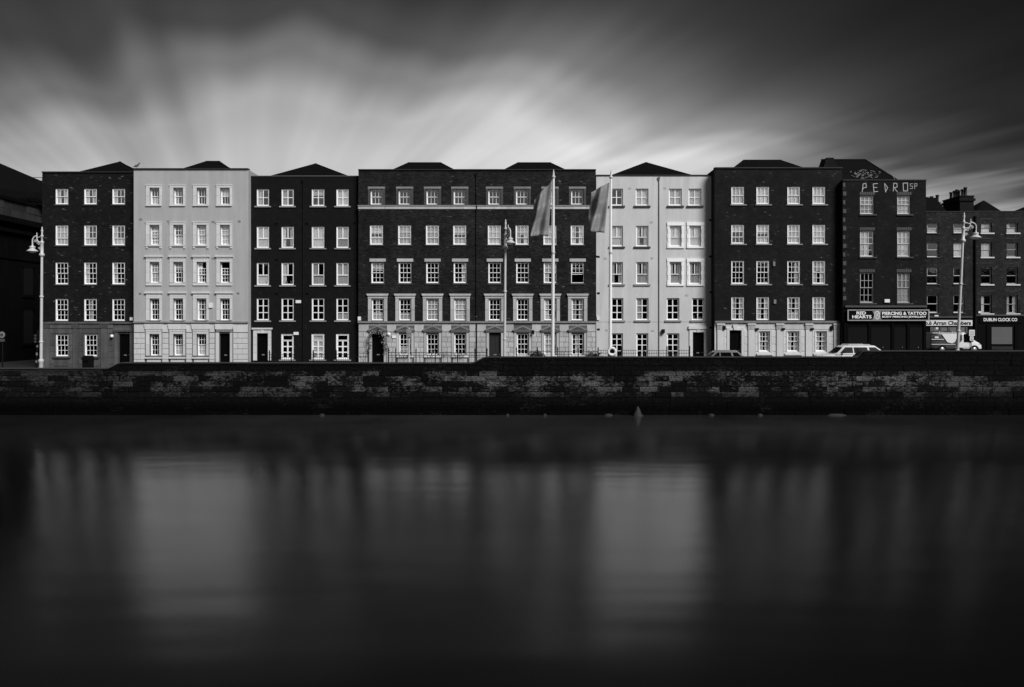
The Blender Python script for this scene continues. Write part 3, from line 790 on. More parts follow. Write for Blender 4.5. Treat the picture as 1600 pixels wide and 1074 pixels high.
# ---- wide brick block with pediments
b = building('brick_terrace', 'wide textured brick block with light ashlar ground floor, pediments and stone band', 560, 931, 59.6, 266.2, 'brick_rough', 503, 'joint', cop='coping', cop_h=.07)
B4 = b
c1 = (588.3, 632.3, 675.8, 718.4, 772.6, 816, 859.4, 902.2)
c3 = (590.2, 633, 676, 719, 773.2, 816.8, 859.8, 902.6)
r1 = ('n',) * 8; r2 = ('tl', 'tg', 'g', 'tl', 'b', 'tB', 'b', 'B'); r3 = ('t', 'k', 'n', 'Rk', 'n', 'k', 'tL', 'n'); r4 = ('lv', 'l', 'g', 'g', 'n', 'n', 'Lk', 'B')
for i in range(8):
    xc = c1[i]
    f = win(b, xc - 9.8, xc + 9.8, 295.4, 319.8, 's11', r1[i], recess=.16)
    for a, c in ((xc - 13.4, xc - 10), (xc + 10, xc + 13.4)): trim(b, 'jamb', a, c, 295.3, 320.4, .04, 'trim_dark', f)
    trim(b, 'head', xc - 13.4, xc + 13.4, 292, 295.2, .05, 'trim_grey', f)
    f = win(b, xc - 10.3, xc + 10.3, 352, 382.6, 's21', r2[i], recess=.05); trim(b, 'sill', xc - 12, xc + 12, 382.8, 384.8, .06, 'sill_dark', f)
    xc = c3[i]
    f = win(b, xc - 10.2, xc + 10.2, 410, 442.6, ('s22', 's22', 's22', 's22', 's22', 's22', 's22', 'u22')[i], r3[i], recess=.08)
    trim(b, 'lintel', xc - 12.6, xc + 12.6, 404.4, 409.2, .07, 'stone_pale', f); trim(b, 'sill', xc - 12, xc + 12, 443, 445, .06, 'sill_dark', f)
    f = win(b, xc - 9.6, xc + 9.6, 467, 501, 's22', r4[i], recess=.08)
    for a, c in ((xc - 15, xc - 9.9), (xc + 9.9, xc + 15)):
        for k in range(2): trim(b, 'jamb', a, c, 466.8 + 18 * k, 484.4 + 18 * k, .06, 'stone_pale', f)
    trim(b, 'head', xc - 15.4, xc + 15.4, 462.6, 466.5, .08, 'stone_pale', f); prismpx(b, 'cornice', [(xc - 17.4, 459.2), (xc + 17.4, 459.2), (xc + 16, 462.5), (xc - 16, 462.5)], .15, 'stone_pale', f)
    if i in (0, 4):
        f = door(b, xc - 8.8, xc + 9.4, 520.3, 569, 'black_paint' if i == 0 else 'door_grey')
        trim(b, 'door_jamb', xc - 13, xc - 9.2, 519.8, 573, .07, 'stone_pale', f); trim(b, 'door_jamb', xc + 9.8, xc + 13.4, 519.8, 573, .07, 'stone_pale', f)
    else:
        f = win(b, xc - 9.6, xc + 9.6, 521.2, 555, 's22', ('', 'kl', 'k', 'n', '', 'n', 'b', 'v')[i], recess=.08)
        trim(b, 'jamb', xc - 13.5, xc - 9.9, 519.6, 556, .06, 'stone_pale', f); trim(b, 'jamb', xc + 9.9, xc + 13.5, 519.6, 556, .06, 'stone_pale', f)
        trim(b, 'sill', xc - 13, xc + 13, 555.6, 558.4, .12, 'frame_white', f)
        trim(b, 'apron', xc - 11, xc + 11, 559, 572, .02, 'stone_pale', f)
    p = prismpx(b, 'pediment', [(xc - 15.6, 516.8), (xc - 15.6, 515.4), (xc, 508.6), (xc + 15.6, 515.4), (xc + 15.6, 516.8)], .2, 'trim_grey', f)  # greyer than the other stone: pediment shadow put into the colour
    trim(b, 'pediment_base', xc - 14, xc + 14, 517, 519.3, .13, 'trim_grey', f)
    prismpx(b, 'tympanum', [(xc - 10.5, 515.4), (xc, 510.8), (xc + 10.5, 515.4)], .215, 'trim_dark', f)  # shade within the pediment painted as a darker colour
    a, c = xc - 16, xc + 16
    if i != 5: ashlar(b, a + 1, xc - .2, 505.6, 509.2, 'stone_pale', .02); ashlar(b, xc + .2, c - 1, 505.6, 509.2, 'stone_pale', .02)
trim(b, 'string_course', 559.6, 931.4, 502, 505, .14, 'trim_grey')
xx = 559.8; k = 0
while xx < 930:
    nx = min(xx + (20.6 if k != 8 else 6), 931.2); k += 1
    if 931.2 - nx < 4: nx = 931.2
    mb = MB(); mb.box(b.X(xx) + .006, b.X(nx) - .006, b.Y - .06, b.Y + .02, b.Z(327), b.Z(322.6)); mb.build('band_stone', 'stone_pale', b.root); xx = nx
trim(b, 'band_cap', 559.2, 931.8, 321, 322.5, .1, 'trim_grey')
ed = [560.4] + [v for xc in c3 for v in (xc - 14, xc + 14.2)] + [930.6]
for j in range(0, len(ed), 2):
    a, c = ed[j], ed[j + 1]
    ashlar(b, a, c, 505.8, 518.8, 'stone_pale', .03)
    for k in range(7):
        t = 519.2 + k * 7.9; w_ = c - a
        n_ = 2 if w_ < 20 else 3
        cut = [0] + [(q_ + (.25 if k % 2 else -.05)) / n_ for q_ in range(1, n_)] + [1]
        for u, v in zip(cut, cut[1:]): ashlar(b, a + w_ * u, a + w_ * v, t, t + 7.8, 'stone_pale', .03)
pipe(b, 744.6, 276, 566, .05, 'brick_rough', .06)
vents(b, [(571, 515), (611, 519), (654, 519), (697, 519), (751, 514.5), (795, 519), (838.5, 519), (882, 519), (923, 514.5), (571, 343), (943 - 12, 401)], 'iron')
alarm(b, 558.4 + 3.4, 498, 4.6, 6); alarm(b, 616, 526.6, 6, 4)
mb = MB(); mb.lathe([(.001, 0), (.13, .0), (.13, .05), (.001, .06)], (0, 0, 0), 14)
o = mb.build('round_plaque', 'white_plastic', b.root, (0, 0, 0)); o.rotation_euler = (R(90), 0, 0); o.location = Vector((b.X(607.6), b.Y - .03, b.Z(522.6))) - WL[b.root]
# hanging lantern beside the right-hand windows
mb = MB(); x, z = b.X(833), b.Z(519); mb.tube([(x, b.Y, z + .1), (x, b.Y - .25, z + .15)], .015, 6); mb.lathe([(.02, .16), (.1, .06), (.08, -.14), (.03, -.2)], (x, b.Y - .27, z), 8); mb.build('wall_lantern', 'iron', b.root)
finish(b, FL(b)); hip(b, 'roof', (613, 710, 266), ((637.5, 255), (689, 255)), 0); hip(b, 'roof', (787, 884, 266), ((808.5, 255), (860.5, 255)), 0)

# ---- smooth rendered pale house
b = building('rendered_house', 'smooth pale rendered house with one slender downpipe and quoined window pairs', 931.6, 1116, 60.4, 275, 'paint_pale', cop='coping', cop_h=.08, cop_out=.07)
B6 = b
cc = ((954, 973.4), (993.2, 1013.2), (1045, 1065.4), (1075.8, 1096))
cu = (('n', 'b', 'B', 'n'), ('g', 'Bk', 'Bl', 'L'), ('g', 'b', 'Bl', 'n'), ('g', 'b', 'Bl', 'k'))
for i, (xa, xb) in enumerate(cc):
    f = win(b, xa, xb, 295, 321.4, 'c22', cu[i][0], recess=.1); trim(b, 'sill', xa - 3, xb + 3, 321.7, 324.4, .1, 'sill_dark', f)
    for (t, bt), c in (((353, 385.2), cu[i][1]), ((409.6, 444), cu[i][2])):
        if i < 2: f = win(b, xa + .6, xb, t, bt, 'c21', c, recess=.1); trim(b, 'sill', xa - 3, xb + 3, bt + .4, bt + 2.8, .1, 'sill_dark' if t < 400 else 'sill_grey', f)
        else:
            f = win(b, xa + 1.2, xb - 1, t, bt, 'c21', c, recess=.1)
            for a, c_ in ((xa - 2.6, xa + 1), (xb - .8, xb + (4.2 if i == 3 else 3.4))):
                for k in range(5): trim(b, 'quoin', a + (.5 if k % 2 else 0), c_ - (.5 if k % 2 else 0), t - .2 + k * (bt - t + .4) / 5 + .1, t - .2 + (k + 1) * (bt - t + .4) / 5 - .1, .06, 'frame_white', f)
            trim(b, 'head', xa - 2.8, xb + (4.3 if i == 3 else 3.6), t - 5.2, t - .3, .08, 'frame_white', f); trim(b, 'sill', xa - 2.8, xb + (4.3 if i == 3 else 3.6), bt + .3, bt + 3, .09, 'frame_white', f)
for i, (xa, xb) in enumerate(((955, 974), (994, 1013.4), (1041.6, 1061.6), (1081, 1100.6))):
    f = win(b, xa, xb, 466, 500.4, 'c23', cu[i][3], recess=.1); trim(b, 'sill', xa - 3, xb + 3, 500.8, 503.2, .1, 'sill_grey', f)
for xa, xb in ((955, 973.4), (994.4, 1013), (1042, 1061.6)):
    f = win(b, xa, xb, 521, 559, 'c24', 'k', recess=.1); trim(b, 'sill', xa - 2, xb + 2, 559.3, 561.6, .1, 'sill_grey', f)
dd = door(b, 1082.4, 1100, 519.4, 562)
for a, c in ((1077, 1082.2), (1100.2, 1105.4)):
    for k in range(3): trim(b, 'quoin', a, c, 514.8 + k * 18, 532.6 + k * 18, .07, 'trim_white', dd)
trim(b, 'lintel', 1082.3, 1100.1, 514.8, 519.2, .07, 'trim_white', dd); trim(b, 'cornice', 1075.4, 1106.6, 509.6, 514.5, .14, 'trim_white', dd); trim(b, 'keystone', 1088.6, 1093.6, 514.4, 519.5, .1, 'trim_white', dd)
pipe(b, 1029.6, 282, 572, .035, 'trim_grey', .05)
trim(b, 'movement_joint', 932, 1115.6, 503.1, 503.6, .004, 'trim_grey')
vents(b, [(1110, 344), (1110, 401), (1111, 457), (1111, 512), (934.8, 401.5), (935, 458.5), (935, 515)], 'iron')
vents(b, [(1018, 347.6), (1039, 294.4), (984, 294.6), (1073, 461.6), (946, 404), (948, 516), (1018.6, 403.6), (1020, 517)], 'paint_light')
alarm(b, 935 - .6, 497.6, 4, 5.4); alarm(b, 1036, 517.6, 4, 6, 'iron', 'camera_bracket', .25)
finish(b, FL(b)); hip(b, 'roof', (957, 1080, 274), ((1008, 254.8), (1011, 254.8)), 0)

# ---- brick house with pilastered white ground floor
b = building('brick_house', 'dark brick house with white pilastered ground floor and pale blinds upstairs', 1116.6, 1316, 59.4, 263.6, 'brick_deep', 503.5, 'stone_base', cop='coping', cop_h=.09)
B7 = b
cu = (('b', 'tk', 'n', 'B'), ('b', 'tl', 'k', 'B'), ('b', 'b', 'Rk', 'Bl'), ('b', 'b', 'tB', 'g'))
for (xa, xb), cs in zip(((1142.8, 1163), (1182, 1202.2), (1230.4, 1250.4), (1269.6, 1289.8)), cu):
    for (t, bt, k), c in zip(((291.8, 319.2, 's11'), (351.2, 381, 's21'), (407.6, 443.8, 's22'), (464.2, 500.4, 's22')), cs):
        f = win(b, xa, xb, t, bt, k, c, recess=.05)
        if t < 460: trim(b, 'sill', xa - 1.8, xb + 3.4, bt + .4, bt + 2.2, .08, 'sill_grey', f)
for xa, xb in ((1186, 1202.8), (1230, 1248.6), (1274.4, 1291.8)):
    f = win(b, xa, xb, 517.6, 549.6, 's22', 'B', recess=.1)
    trim(b, 'jamb', xa - 1.6, xa - .2, 516.4, 550, .05, 'stone_base', f); trim(b, 'jamb', xb + .2, xb + 2, 516.4, 550, .05, 'stone_base', f)
    trim(b, 'sill', xa - 4, xb + 4.6, 552.4, 555.2, .14, 'stone_base', f)
dd = door(b, 1140, 1158, 516.4, 562)
trim(b, 'door_jamb', 1135.6, 1139.6, 512.6, 566, .06, 'trim_white', dd); trim(b, 'door_jamb', 1158.4, 1162, 512.6, 566, .06, 'trim_white', dd); trim(b, 'lintel', 1139.8, 1158.2, 512.6, 516.2, .06, 'trim_white', dd)
prismpx(b, 'keystone', [(1144.6, 507.6), (1152.4, 507.6), (1151, 516), (1146, 516)], .13, 'trim_white', dd)
for a, c in ((1120.5, 1130.5), (1168.8, 1179), (1213, 1223), (1258.4, 1268.4), (1302.4, 1312.6)):
    p = trim(b, 'pilaster', a, c, 515.2, 566, .1, 'stone_base')
    trim(b, 'capital', a - 1.2, c + 1.2, 505.6, 507.8, .17, 'stone_base', p)
    trim(b, 'necking', a - .3, c + .3, 508, 515, .12, 'stone_light', p)
    for k in range(5): trim(b, 'flute', a + .8 + k * 2, a + 1.6 + k * 2, 509, 514.6, .13, 'trim_grey', p)
trim(b, 'string_course', 1116.8, 1315.8, 501.6, 504.6, .15, 'trim_grey')
for a, c in ((1131.2, 1135.4), (1162.4, 1168), (1179.8, 1184.2), (1205, 1212.4), (1223.8, 1228.2), (1251, 1257.6), (1269.2, 1272.6), (1294, 1301.6)):
    for k in range(4): ashlar(b, a, c, 516 + k * 11.2, 527 + k * 11.2, 'stone_base', .03)
for a, c in ((1180.6, 1211.6), (1224.6, 1256.8), (1269.8, 1300.8)): ashlar(b, a, c, 505.4, 515.4, 'stone_light', .03)
alarm(b, 1209, 412.6, 3.4, 7, 'trim_grey'); alarm(b, 1210.4, 471.6, 3.8, 6.4, 'trim_grey'); alarm(b, 1313.6, 496, 4, 5.6)
for px in (1131, 1299.4): alarm(b, px, 512.4, 4, 6, 'plastic_black', 'floodlight', .2)
for px in (1182, 1223, 1268): alarm(b, px, 514.4, 5, 3, 'iron', 'camera_bracket', .2)
finish(b, FL(b)); hip(b, 'roof', (1146, 1256, 263), ((1161.5, 251), (1220, 251)), 0)

# ---- old brick shop with the big sign
b = building('brick_shop', 'old dark brick shop with bare windows, painted graffiti letters and black shopfront', 1316.6, 1447, 58.8, 282.5, 'brick_old', 482, 'sign_black', cop='coping', cop_h=.08, cop_out=.06)
B8 = b
for (xa, xb), cs in zip(((1344, 1366), (1402, 1423.2)), (('gl', 'Lv', 'nk'), ('b', 'Bv', 'Bv'))):
    for (t, bt, k), c in zip(((305.4, 334.6, 's22'), (360.6, 401.2, 's22'), (426, 473.4, 's22')), cs):
        f = win(b, xa, xb, t, bt, k, c, recess=.09, mat='frame_grey' if t > 400 else 'frame_cream', fr=.05, rail=.045, bar=.032)
        trim(b, 'sill', xa - 1.6, xb + 3.6, bt + .4, bt + 2.6, .09, 'sill_dark', f)
        for kk in range(7):
            xq = xa - 1 + kk * (xb - xa + 2) / 7
            trim(b, 'arch_brick', xq + .25, xq + (xb - xa + 2) / 7 - .25, t - 5.2, t - .4, .012, 'trim_dark', f)
trim(b, 'ledge', 1319.6, 1446.8, 477.6, 480.6, .16, 'trim_dark')
for k in range(14): trim(b, 'quoin', 1317.2, 1320.6 + (1.6 if k % 2 else 0), 286 + k * 13.6, 292.4 + k * 13.6, .02, 'trim_dark')
for a, c in ((1318, 1324), (1356, 1360), (1392, 1396), (1416, 1420), (1442, 1446)): trim(b, 'pilaster', a, c, 503, 572, .1, 'black_paint')
for a, c in ((1325, 1355), (1361, 1391), (1397, 1415), (1421, 1441)):
    p = trim(b, 'shop_panel', a, c, 512, 572, .03, 'plastic_black')
    mb = MB(); mb.lathe([(0, -.04), (.04, 0), (0, .04)], (b.X((a + c) / 2 + 3), b.Y - .06, b.Z(543)), 8); mb.build('knob', 'alloy', p)
alarm(b, 1385.4, 470.4, 8, 5)
finish(b, [b.Z(y) for y in (549, 482, 416, 345)])
# steep roof with the gable stack beside it
D0, D1 = b.Y + .9, b.Y + 4.2
A_, B_ = PT(1306, 250, D1), PT(1352, 250, D1)
zl = b.z1 - .3
roofL, roofR = XX(1310, D0), XX(1419, D0)
mb = MB(); mb.add([(roofL, D0, zl), (roofR, D0, zl), (roofR, D1 + 3.2, zl), (roofL, D1 + 3.2, zl), (roofL, D1, A_.z), B_],
                  [(0, 1, 5, 4), (1, 2, 5), (2, 3, 4, 5), (3, 0, 4)])
rf = mb.build('roof', 'slate', b.root)
mb = MB(); mb.tube([Vector((roofL, D1, A_.z)), B_], .07, 6); mb.build('ridge_tile', 'lead', rf)
mb = MB(); mb.tube([B_, Vector((roofR, D0, zl))], .06, 6); mb.build('hip_tile', 'lead', rf)
mb = MB(); Dg = b.Y + 2.6
mb.prism([(XX(px, Dg), ZZ(py, Dg)) for px, py in ((1284, 276), (1316, 276), (1306, 255), (1302.5, 246.5), (1292, 246.5), (1288, 258))], Dg, Dg + 1.2)
mb.build('gable_stack', 'brick_old', b.root)
# paint marks on the slates, following the slope
Pn = (Vector((roofR, D0, zl)) - Vector((roofL, D0, zl))).cross(Vector((roofL, D1, A_.z)) - Vector((roofL, D0, zl))).normalized()
if Pn.y > 0: Pn = -Pn
def on_slope(px, py, lift=.03):
    d_ = Vector(((px - CX) / F, 1, (HY - py) / F)); o_ = Vector((0, 0, EYE))
    t = (Vector((roofL, D0, zl)) - o_).dot(Pn) / d_.dot(Pn); return o_ + d_ * t + Pn * lift
rs = random.Random(5)
mb = MB()
for k in range(64):
    xq = rs.gauss(1349, 11); yq = 273 + rs.uniform(-6.5, 7) * (1 - abs(xq - 1349) / 60); ln = rs.uniform(1.5, 5)
    if 1325 < xq < 1375: mb.tube([on_slope(xq, yq), on_slope(xq + ln * .5, yq + rs.uniform(-.8, .8)), on_slope(xq + ln, yq + rs.uniform(-1.2, 1.2))], rs.uniform(.012, .026), 4)
mb.tube([on_slope(1388, 268), on_slope(1393, 274), on_slope(1398, 281)], .03, 4)
mb.build('slate_graffiti', 'trim_grey', rf)
# hand-painted letters below the parapet
def strokes(b, name, paths, r, mat, parent):
    mb = MB()
    for p in paths:
        for (xa, ya), (xb, yb) in zip(p, p[1:]):
            a = Vector((b.X(xa), 0, b.Z(ya))); c = Vector((b.X(xb), 0, b.Z(yb))); dv = (c - a); ln = dv.length; dv.normalize(); nv = Vector((-dv.z, 0, dv.x)) * r
            a = a - dv * r * .6; c = c + dv * r * .6
            mb.prism([(v.x, v.z) for v in (a - nv, c - nv, c + nv, a + nv)], b.Y - .012 - rs.random() * .003, b.Y - .002)
    return mb.build(name, mat, parent)
gr = [[(1347, 300), (1348.6, 287.5), (1353, 287), (1353.6, 293), (1348.6, 294)], [(1348.6, 294), (1348.2, 296)],
      [(1371, 287), (1364.4, 287.6), (1365.4, 300), (1371.6, 299.4)], [(1365, 293.4), (1370, 293)],
      [(1383.6, 300.4), (1382, 287), (1386.8, 293.4), (1383.6, 300.4)],
      [(1395.6, 299), (1396.4, 286.6), (1401.4, 287), (1401.6, 292.6), (1397, 293.6), (1401.8, 300)],
      [(1411, 286.6), (1418, 286.2), (1418, 298.6), (1411.6, 298.8), (1411, 286.6)],
      [(1426, 287.2), (1422, 287.6), (1422.4, 291), (1426, 291.4), (1425.6, 295), (1421.8, 295)], [(1429, 295.4), (1429, 287), (1432.8, 287.6), (1432.4, 291), (1429, 291.2)]]
for i, p in enumerate((gr[0:2], gr[2:4], gr[4:5], gr[5:6], gr[6:7], gr[7:8], gr[8:9])):
    strokes(b, 'painted_letter', p, .027 if i < 5 else .022, 'frame_grey' if i < 5 else 'sign_rim', b.root)

# ---- set-back brick houses by the square
FD = 80.0
b = building('brick_house', 'small set back brick house with sash windows above a white lettered fascia', 1426, 1520.4, FD, 331.5, 'brick_far', 497, 'sign_black', cop='coping', cop_h=.08, cop_out=.05, base=2.3)
B9 = b
for xa, xb, cs in ((1448.6, 1466.4, ('l', 'n', 'n', 'n')), (1490, 1507, ('l', 'gR', 'n', 'k'))):
    for (t, bt), c in zip(((349, 364.4), (379, 402), (417.6, 444), (461, 489)), cs):
        f = win(b, xa, xb, t, bt, 'p11', c, recess=.12, mat='frame_cream', fr=.05, rail=.055); trim(b, 'sill', xa - 1, xb + 2, bt + .3, bt + 1.6, .09, 'sill_dark', f)
trim(b, 'ledge', 1440, 1518.6, 494.6, 496.8, .14, 'stone_sooty')
for a, c in ((1453, 1458), (1467.4, 1470), (1480.6, 1483), (1508, 1511)): trim(b, 'pilaster', a, c, 511, 552, .08, 'stone_sooty')
for a, c in ((1459, 1467), (1470.6, 1480), (1484, 1494), (1497, 1507.4)):
    p = trim(b, 'shop_window', a, c, 511.4, 540, .02, 'shop_grey'); trim(b, 'glazing_bar', a, c, 519, 519.8, .04, 'sill_grey', p)
trim(b, 'notice', 1461.8, 1465.6, 511.6, 514.8, .045, 'sign_pale'); alarm(b, 1462.6, 493.4, 6, 3)
finish(b, [b.Z(y) for y in (545, 495, 452, 408, 370)])
zb = b.z1 - .4
mb = MB(); D0, D1 = FD + .6, FD + 4
mb.add([(XX(1420, D0), D0, zb), (XX(1486, D0), D0, zb), (XX(1486, D0), D1 + 3, zb), (XX(1420, D0), D1 + 3, zb), PT(1440, 309, D1), PT(1462, 309, D1)], [(0, 1, 5, 4), (1, 2, 5), (2, 3, 4, 5), (3, 0, 4)])
mb.build('roof', 'slate', b.root)
def stack(b, px0, px1, top, D, dl, npots, bottom):
    x0, x1 = XX(px0, D), XX(px1, D); zt = ZZ(top, D); z0 = bottom
    mb = MB(); mb.box(x0, x1, D, D + dl, z0, zt); ch = mb.build('chimney_stack', 'brick_old', b.root)
    mb = MB(); mb.box(x0 - .12, x1 + .12, D - .12, D + dl + .12, zt - .45, zt - .2); mb.box(x0 - .05, x1 + .05, D - .05, D + dl + .05, zt + .002, zt + .12); mb.build('chimney_cap', 'brick_old', ch)
    for k in range(npots):
        y = D + .25 + (dl - .5) * k / max(1, npots - 1); h = random.uniform(.75, .95)
        mb = MB(); mb.lathe([(.19, 0), (.15, .1), (.14, h - .15), (.19, h - .13), (.19, h), (.12, h)], ((x0 + x1) / 2 + random.uniform(-.1, .1), y, zt + .12), 12); mb.build('chimney_pot', 'terracotta', ch)
stack(b, 1500, 1521.6, 307.5, FD + 1.0, 3.2, 6, b.z1 - .6)
stack(b, 1462, 1469, 318, FD + 5, 3.2, 4, b.z1 - .6)

b = building('brick_house', 'set back brick house with bare windows above a black shopfront and grey shutter', 1520.8, 1722, FD + .05, 331, 'brick_far', 494, 'sign_black', cop='coping', cop_h=.08, cop_out=.05, base=2.3)
B10 = b
for xa, xb, cs in ((1533, 1550, ('tlL', 'gL', 'n', 'L')), (1573, 1590.6, ('lL', 'k', 'k', 'B')), (1614, 1631, ('n', 'L', 'n', 'B')), (1654, 1671, ('l', 'n', 'n', 'L'))):
    for (t, bt), c in zip(((348.4, 363.6), (379.2, 401.4), (417.6, 444), (461.4, 489.6)), cs):
        f = win(b, xa, xb, t, bt, 'p11', c, recess=.16, mat='frame_grey', fr=.05, rail=.05); trim(b, 'sill', xa - 1.6, xb + 3, bt + .4, bt + 2.4, .1, 'trim_white', f)
        trim(b, 'lintel_line', xa - 1.6, xb + 1.6, t - 6.6, t - 6, .015, 'trim_dark', f)
trim(b, 'ledge', 1522, 1720, 491.6, 494, .12, 'trim_dark')
trim(b, 'shutter', 1549, 1581, 511.4, 538, .05, 'shutter'); trim(b, 'stall_riser', 1549, 1582, 541.6, 546.6, .06, 'granite_block')
for k in range(9): trim(b, 'shutter_slat', 1549, 1581, 511.6 + k * 2.95, 514.2 + k * 2.95, .058, 'shutter')
for a, c in ((1524, 1528), (1541, 1546), (1585, 1590), (1612, 1616), (1660, 1664)): trim(b, 'pilaster', a, c, 508, 552, .08, 'black_paint')
pipe(b, 1522.8, 342, 548, .11, 'iron', .14)
alarm(b, 1530, 487.6, 4, 4)
finish(b, [b.Z(y) for y in (545, 495, 452, 408, 370)])
mb = MB(); zb = b.z1 - .4
mb.add([(XX(1521, D0), D0, zb), (XX(1578, D0), D0, zb), (XX(1578, D0), D1 + 3, zb), (XX(1521, D0), D1 + 3, zb), PT(1536, 313.6, D1), PT(1538, 313.6, D1)], [(0, 1, 5, 4), (1, 2, 5), (2, 3, 4, 5), (3, 0, 4)])
mb.build('roof', 'slate', b.root)
mb = MB(); mb.add([(XX(1590, D0), D0, zb), (XX(1690, D0), D0, zb), (XX(1690, D0), D1 + 3, zb), (XX(1590, D0), D1 + 3, zb), PT(1640, 308, D1), PT(1650, 308, D1)], [(0, 1, 5, 4), (1, 2, 5), (2, 3, 4, 5), (3, 0, 4)])
mb.build('roof', 'slate', b.root)

# ---- the great dark stone building across the side street
WX = -46.0
lb = thing('courthouse', 'great black stone building with heavy cornices beyond the side street', 'building', (WX - 6, 90, 1.6))
Y0, Y1 = 57.5, 125
mb = MB(); mb.box(WX - 30, WX, Y0, Y1, 1.4, 15.0); mb.build('wall', 'granite_dark', lb)
mb = MB(); mb.box(WX - 30.35, WX + .35, Y0 - .35, Y1, 13.6, 13.95); mb.build('cornice', 'granite_dark', lb)
mb = MB(); mb.box(WX - 30.7, WX + .7, Y0 - .7, Y1, 14.45, 14.95); mb.build('cornice', 'granite_dark', lb)
mb = MB(); mb.box(WX - 30.1, WX + .12, Y0 - .12, Y1, 11.2, 11.5); mb.build('string_course', 'granite_dark', lb)
mb = MB(); mb.box(WX - 30, WX - .15, Y0 + .15, Y1, 15.001, 16.5); mb.build('parapet', 'granite_dark', lb)
mb = MB(); mb.box(WX - 30.2, WX + .1, Y0 - .1, Y1, 16.55, 16.85); mb.build('parapet_cap', 'granite_dark', lb)
y = Y0 + .3; k = 0
while y < 100:
    ln = random.choice((1.1, 2.2, 1.6, 2.6))
    for z0, z1 in ((15.02, 15.75), (15.77, 16.52)):
        mb = MB(); pr = random.uniform(.0, .1); mb.box(WX - .2, WX - .12 + pr + .03, y + .012, y + ln - .012, z0, z1); mb.build('stone', 'granite_block', lb)
    y += ln
for yw in (62, 67.5, 73, 78.5, 84, 90):          # blind window recesses
    for z0, z1 in ((3.4, 6.6), (8, 10.6)):
        mb = MB(); mb.box(WX - .1, WX + .1, yw - .9, yw + .9, z1, z1 + .3); mb.box(WX - .1, WX + .12, yw - 1, yw + 1, z0 - .25, z0); mb.build('window_trim', 'granite_dark', lb)
        mb = MB(); mb.box(WX - .1, WX + .02, yw - .7, yw + .7, z0, z1); mb.build('window', 'black_paint', lb)
mb = MB()
A_ = PT(63, 301.5, 78); Rg = PT(-70, 225.6, 73.5)
mb.add([(A_.x, 78, A_.z), (Rg.x, 73.5, Rg.z), (WX - 1.2, 60, 16.6), (WX - 1.2, 78, 16.6), (WX - 26, 73.5, Rg.z), (WX - 26, 60, 16.6), (WX - 26, 95, 16.6), (WX - 1.2, 95, 16.6), (A_.x, 95, A_.z)],
       [(2, 3, 0, 1), (2, 1, 4, 5), (1, 0, 8, 4), (3, 7, 8, 0), (5, 4, 6), (4, 8, 7, 6)])
mb.build('roof', 'slate', lb)
mb = MB(); mb.prism([(XX(26, 74), ZZ(312, 74)), (XX(80, 74), ZZ(318, 74)), (XX(70, 74), ZZ(314, 74)), (XX(54, 74), ZZ(309, 74)), (XX(26, 74), ZZ(309, 74))], 74, 75); mb.build('attic_block', 'granite_dark', lb)

# ---- roof rail between the corner house and its dark neighbour
rr_ = thing('roof_rail', 'thin metal guard rail on the roof left of the corner house', 'railing', (XX(50, 66), 66, ZZ(305, 66)))
for py in (277.6, 282.8):
    mb = MB(); mb.tube([PT(30, py, 66), PT(69, py, 66)], .022, 6); mb.build('rail', 'iron', rr_)
for px in (48, 66):
    mb = MB(); mb.tube([PT(px, 304, 66), PT(px, 277.5, 66)], .02, 6); mb.build('post', 'iron', rr_)

# ---- houses across the river behind the viewer, mirrored in the panes
for k, (xa, xb, h) in enumerate(((-135, -104, 15.5), (-103.9, -70.1, 16.5), (-70, -45, 15.5), (-44.9, -22, 17), (-21.9, 2, 16), (2.1, 24, 17.5), (24.1, 48, 15), (48.1, 75, 16.5), (75.1, 104, 16), (104.1, 135, 17))):
    t = thing('riverside_house', 'tall dark brick house on the opposite quay mirrored in the window panes', 'house', ((xa + xb) / 2, -19, 3.4), 'houses on the opposite quay')
    mb = MB(); mb.box(xa, xb, -30, -18, 3.4, h); mb.build('wall', 'brick_sooty', t)
    mb = MB(); xm = (xa + xb) / 2; mb.add([(xa, -30, h), (xb, -30, h), (xb, -18, h), (xa, -18, h), (xa + 5, -24, h + 2.4), (xb - 5, -24, h + 2.4)], [(0, 1, 5, 4), (1, 2, 5), (2, 3, 4, 5), (3, 0, 4)]); mb.build('roof', 'slate', t)
    nb = 4 + k
    for i in range(nb):
        for j in range(4):
            x = xa + (xb - xa) * (i + .5) / nb; z = 4.6 + j * 2.9
            mb = MB(); mb.box(x - .5, x + .5, -18.05, -17.96, z, z + 1.6); mb.build('window', 'shop_grey', t)

# ------------------------------------------------------------------ lettering
def text(name, s, px0, px1, t, bt, b, proud, mat, parent, bold=.0):
    cu = bpy.data.curves.new('txt', 'FONT'); cu.body = s; cu.extrude = .02; cu.offset = bold; cu.resolution_u = 4
    o = bpy.data.objects.new('txt', cu); col.objects.link(o)
    me = bpy.data.meshes.new_from_object(o.evaluated_get(bpy.context.evaluated_depsgraph_get()))
    bpy.data.objects.remove(o); bpy.data.curves.remove(cu)
    xs_ = [v.co.x for v in me.vertices]; ys_ = [v.co.y for v in me.vertices]
    x0, x1, z0, z1 = b.X(px0), b.X(px1), b.Z(bt), b.Z(t)
    sx, sz = (x1 - x0) / (max(xs_) - min(xs_)), (z1 - z0) / (max(ys_) - min(ys_)); mx, mn = min(xs_), min(ys_)
    for v in me.vertices:
        x, y, z = v.co; v.co = ((x - mx) * sx, -z * .7, (y - mn) * sz)
    me.name = name; me.materials.clear(); me.materials.append(MAT[mat])
    return link(name, me, parent, (x0, b.Y - proud, z0))

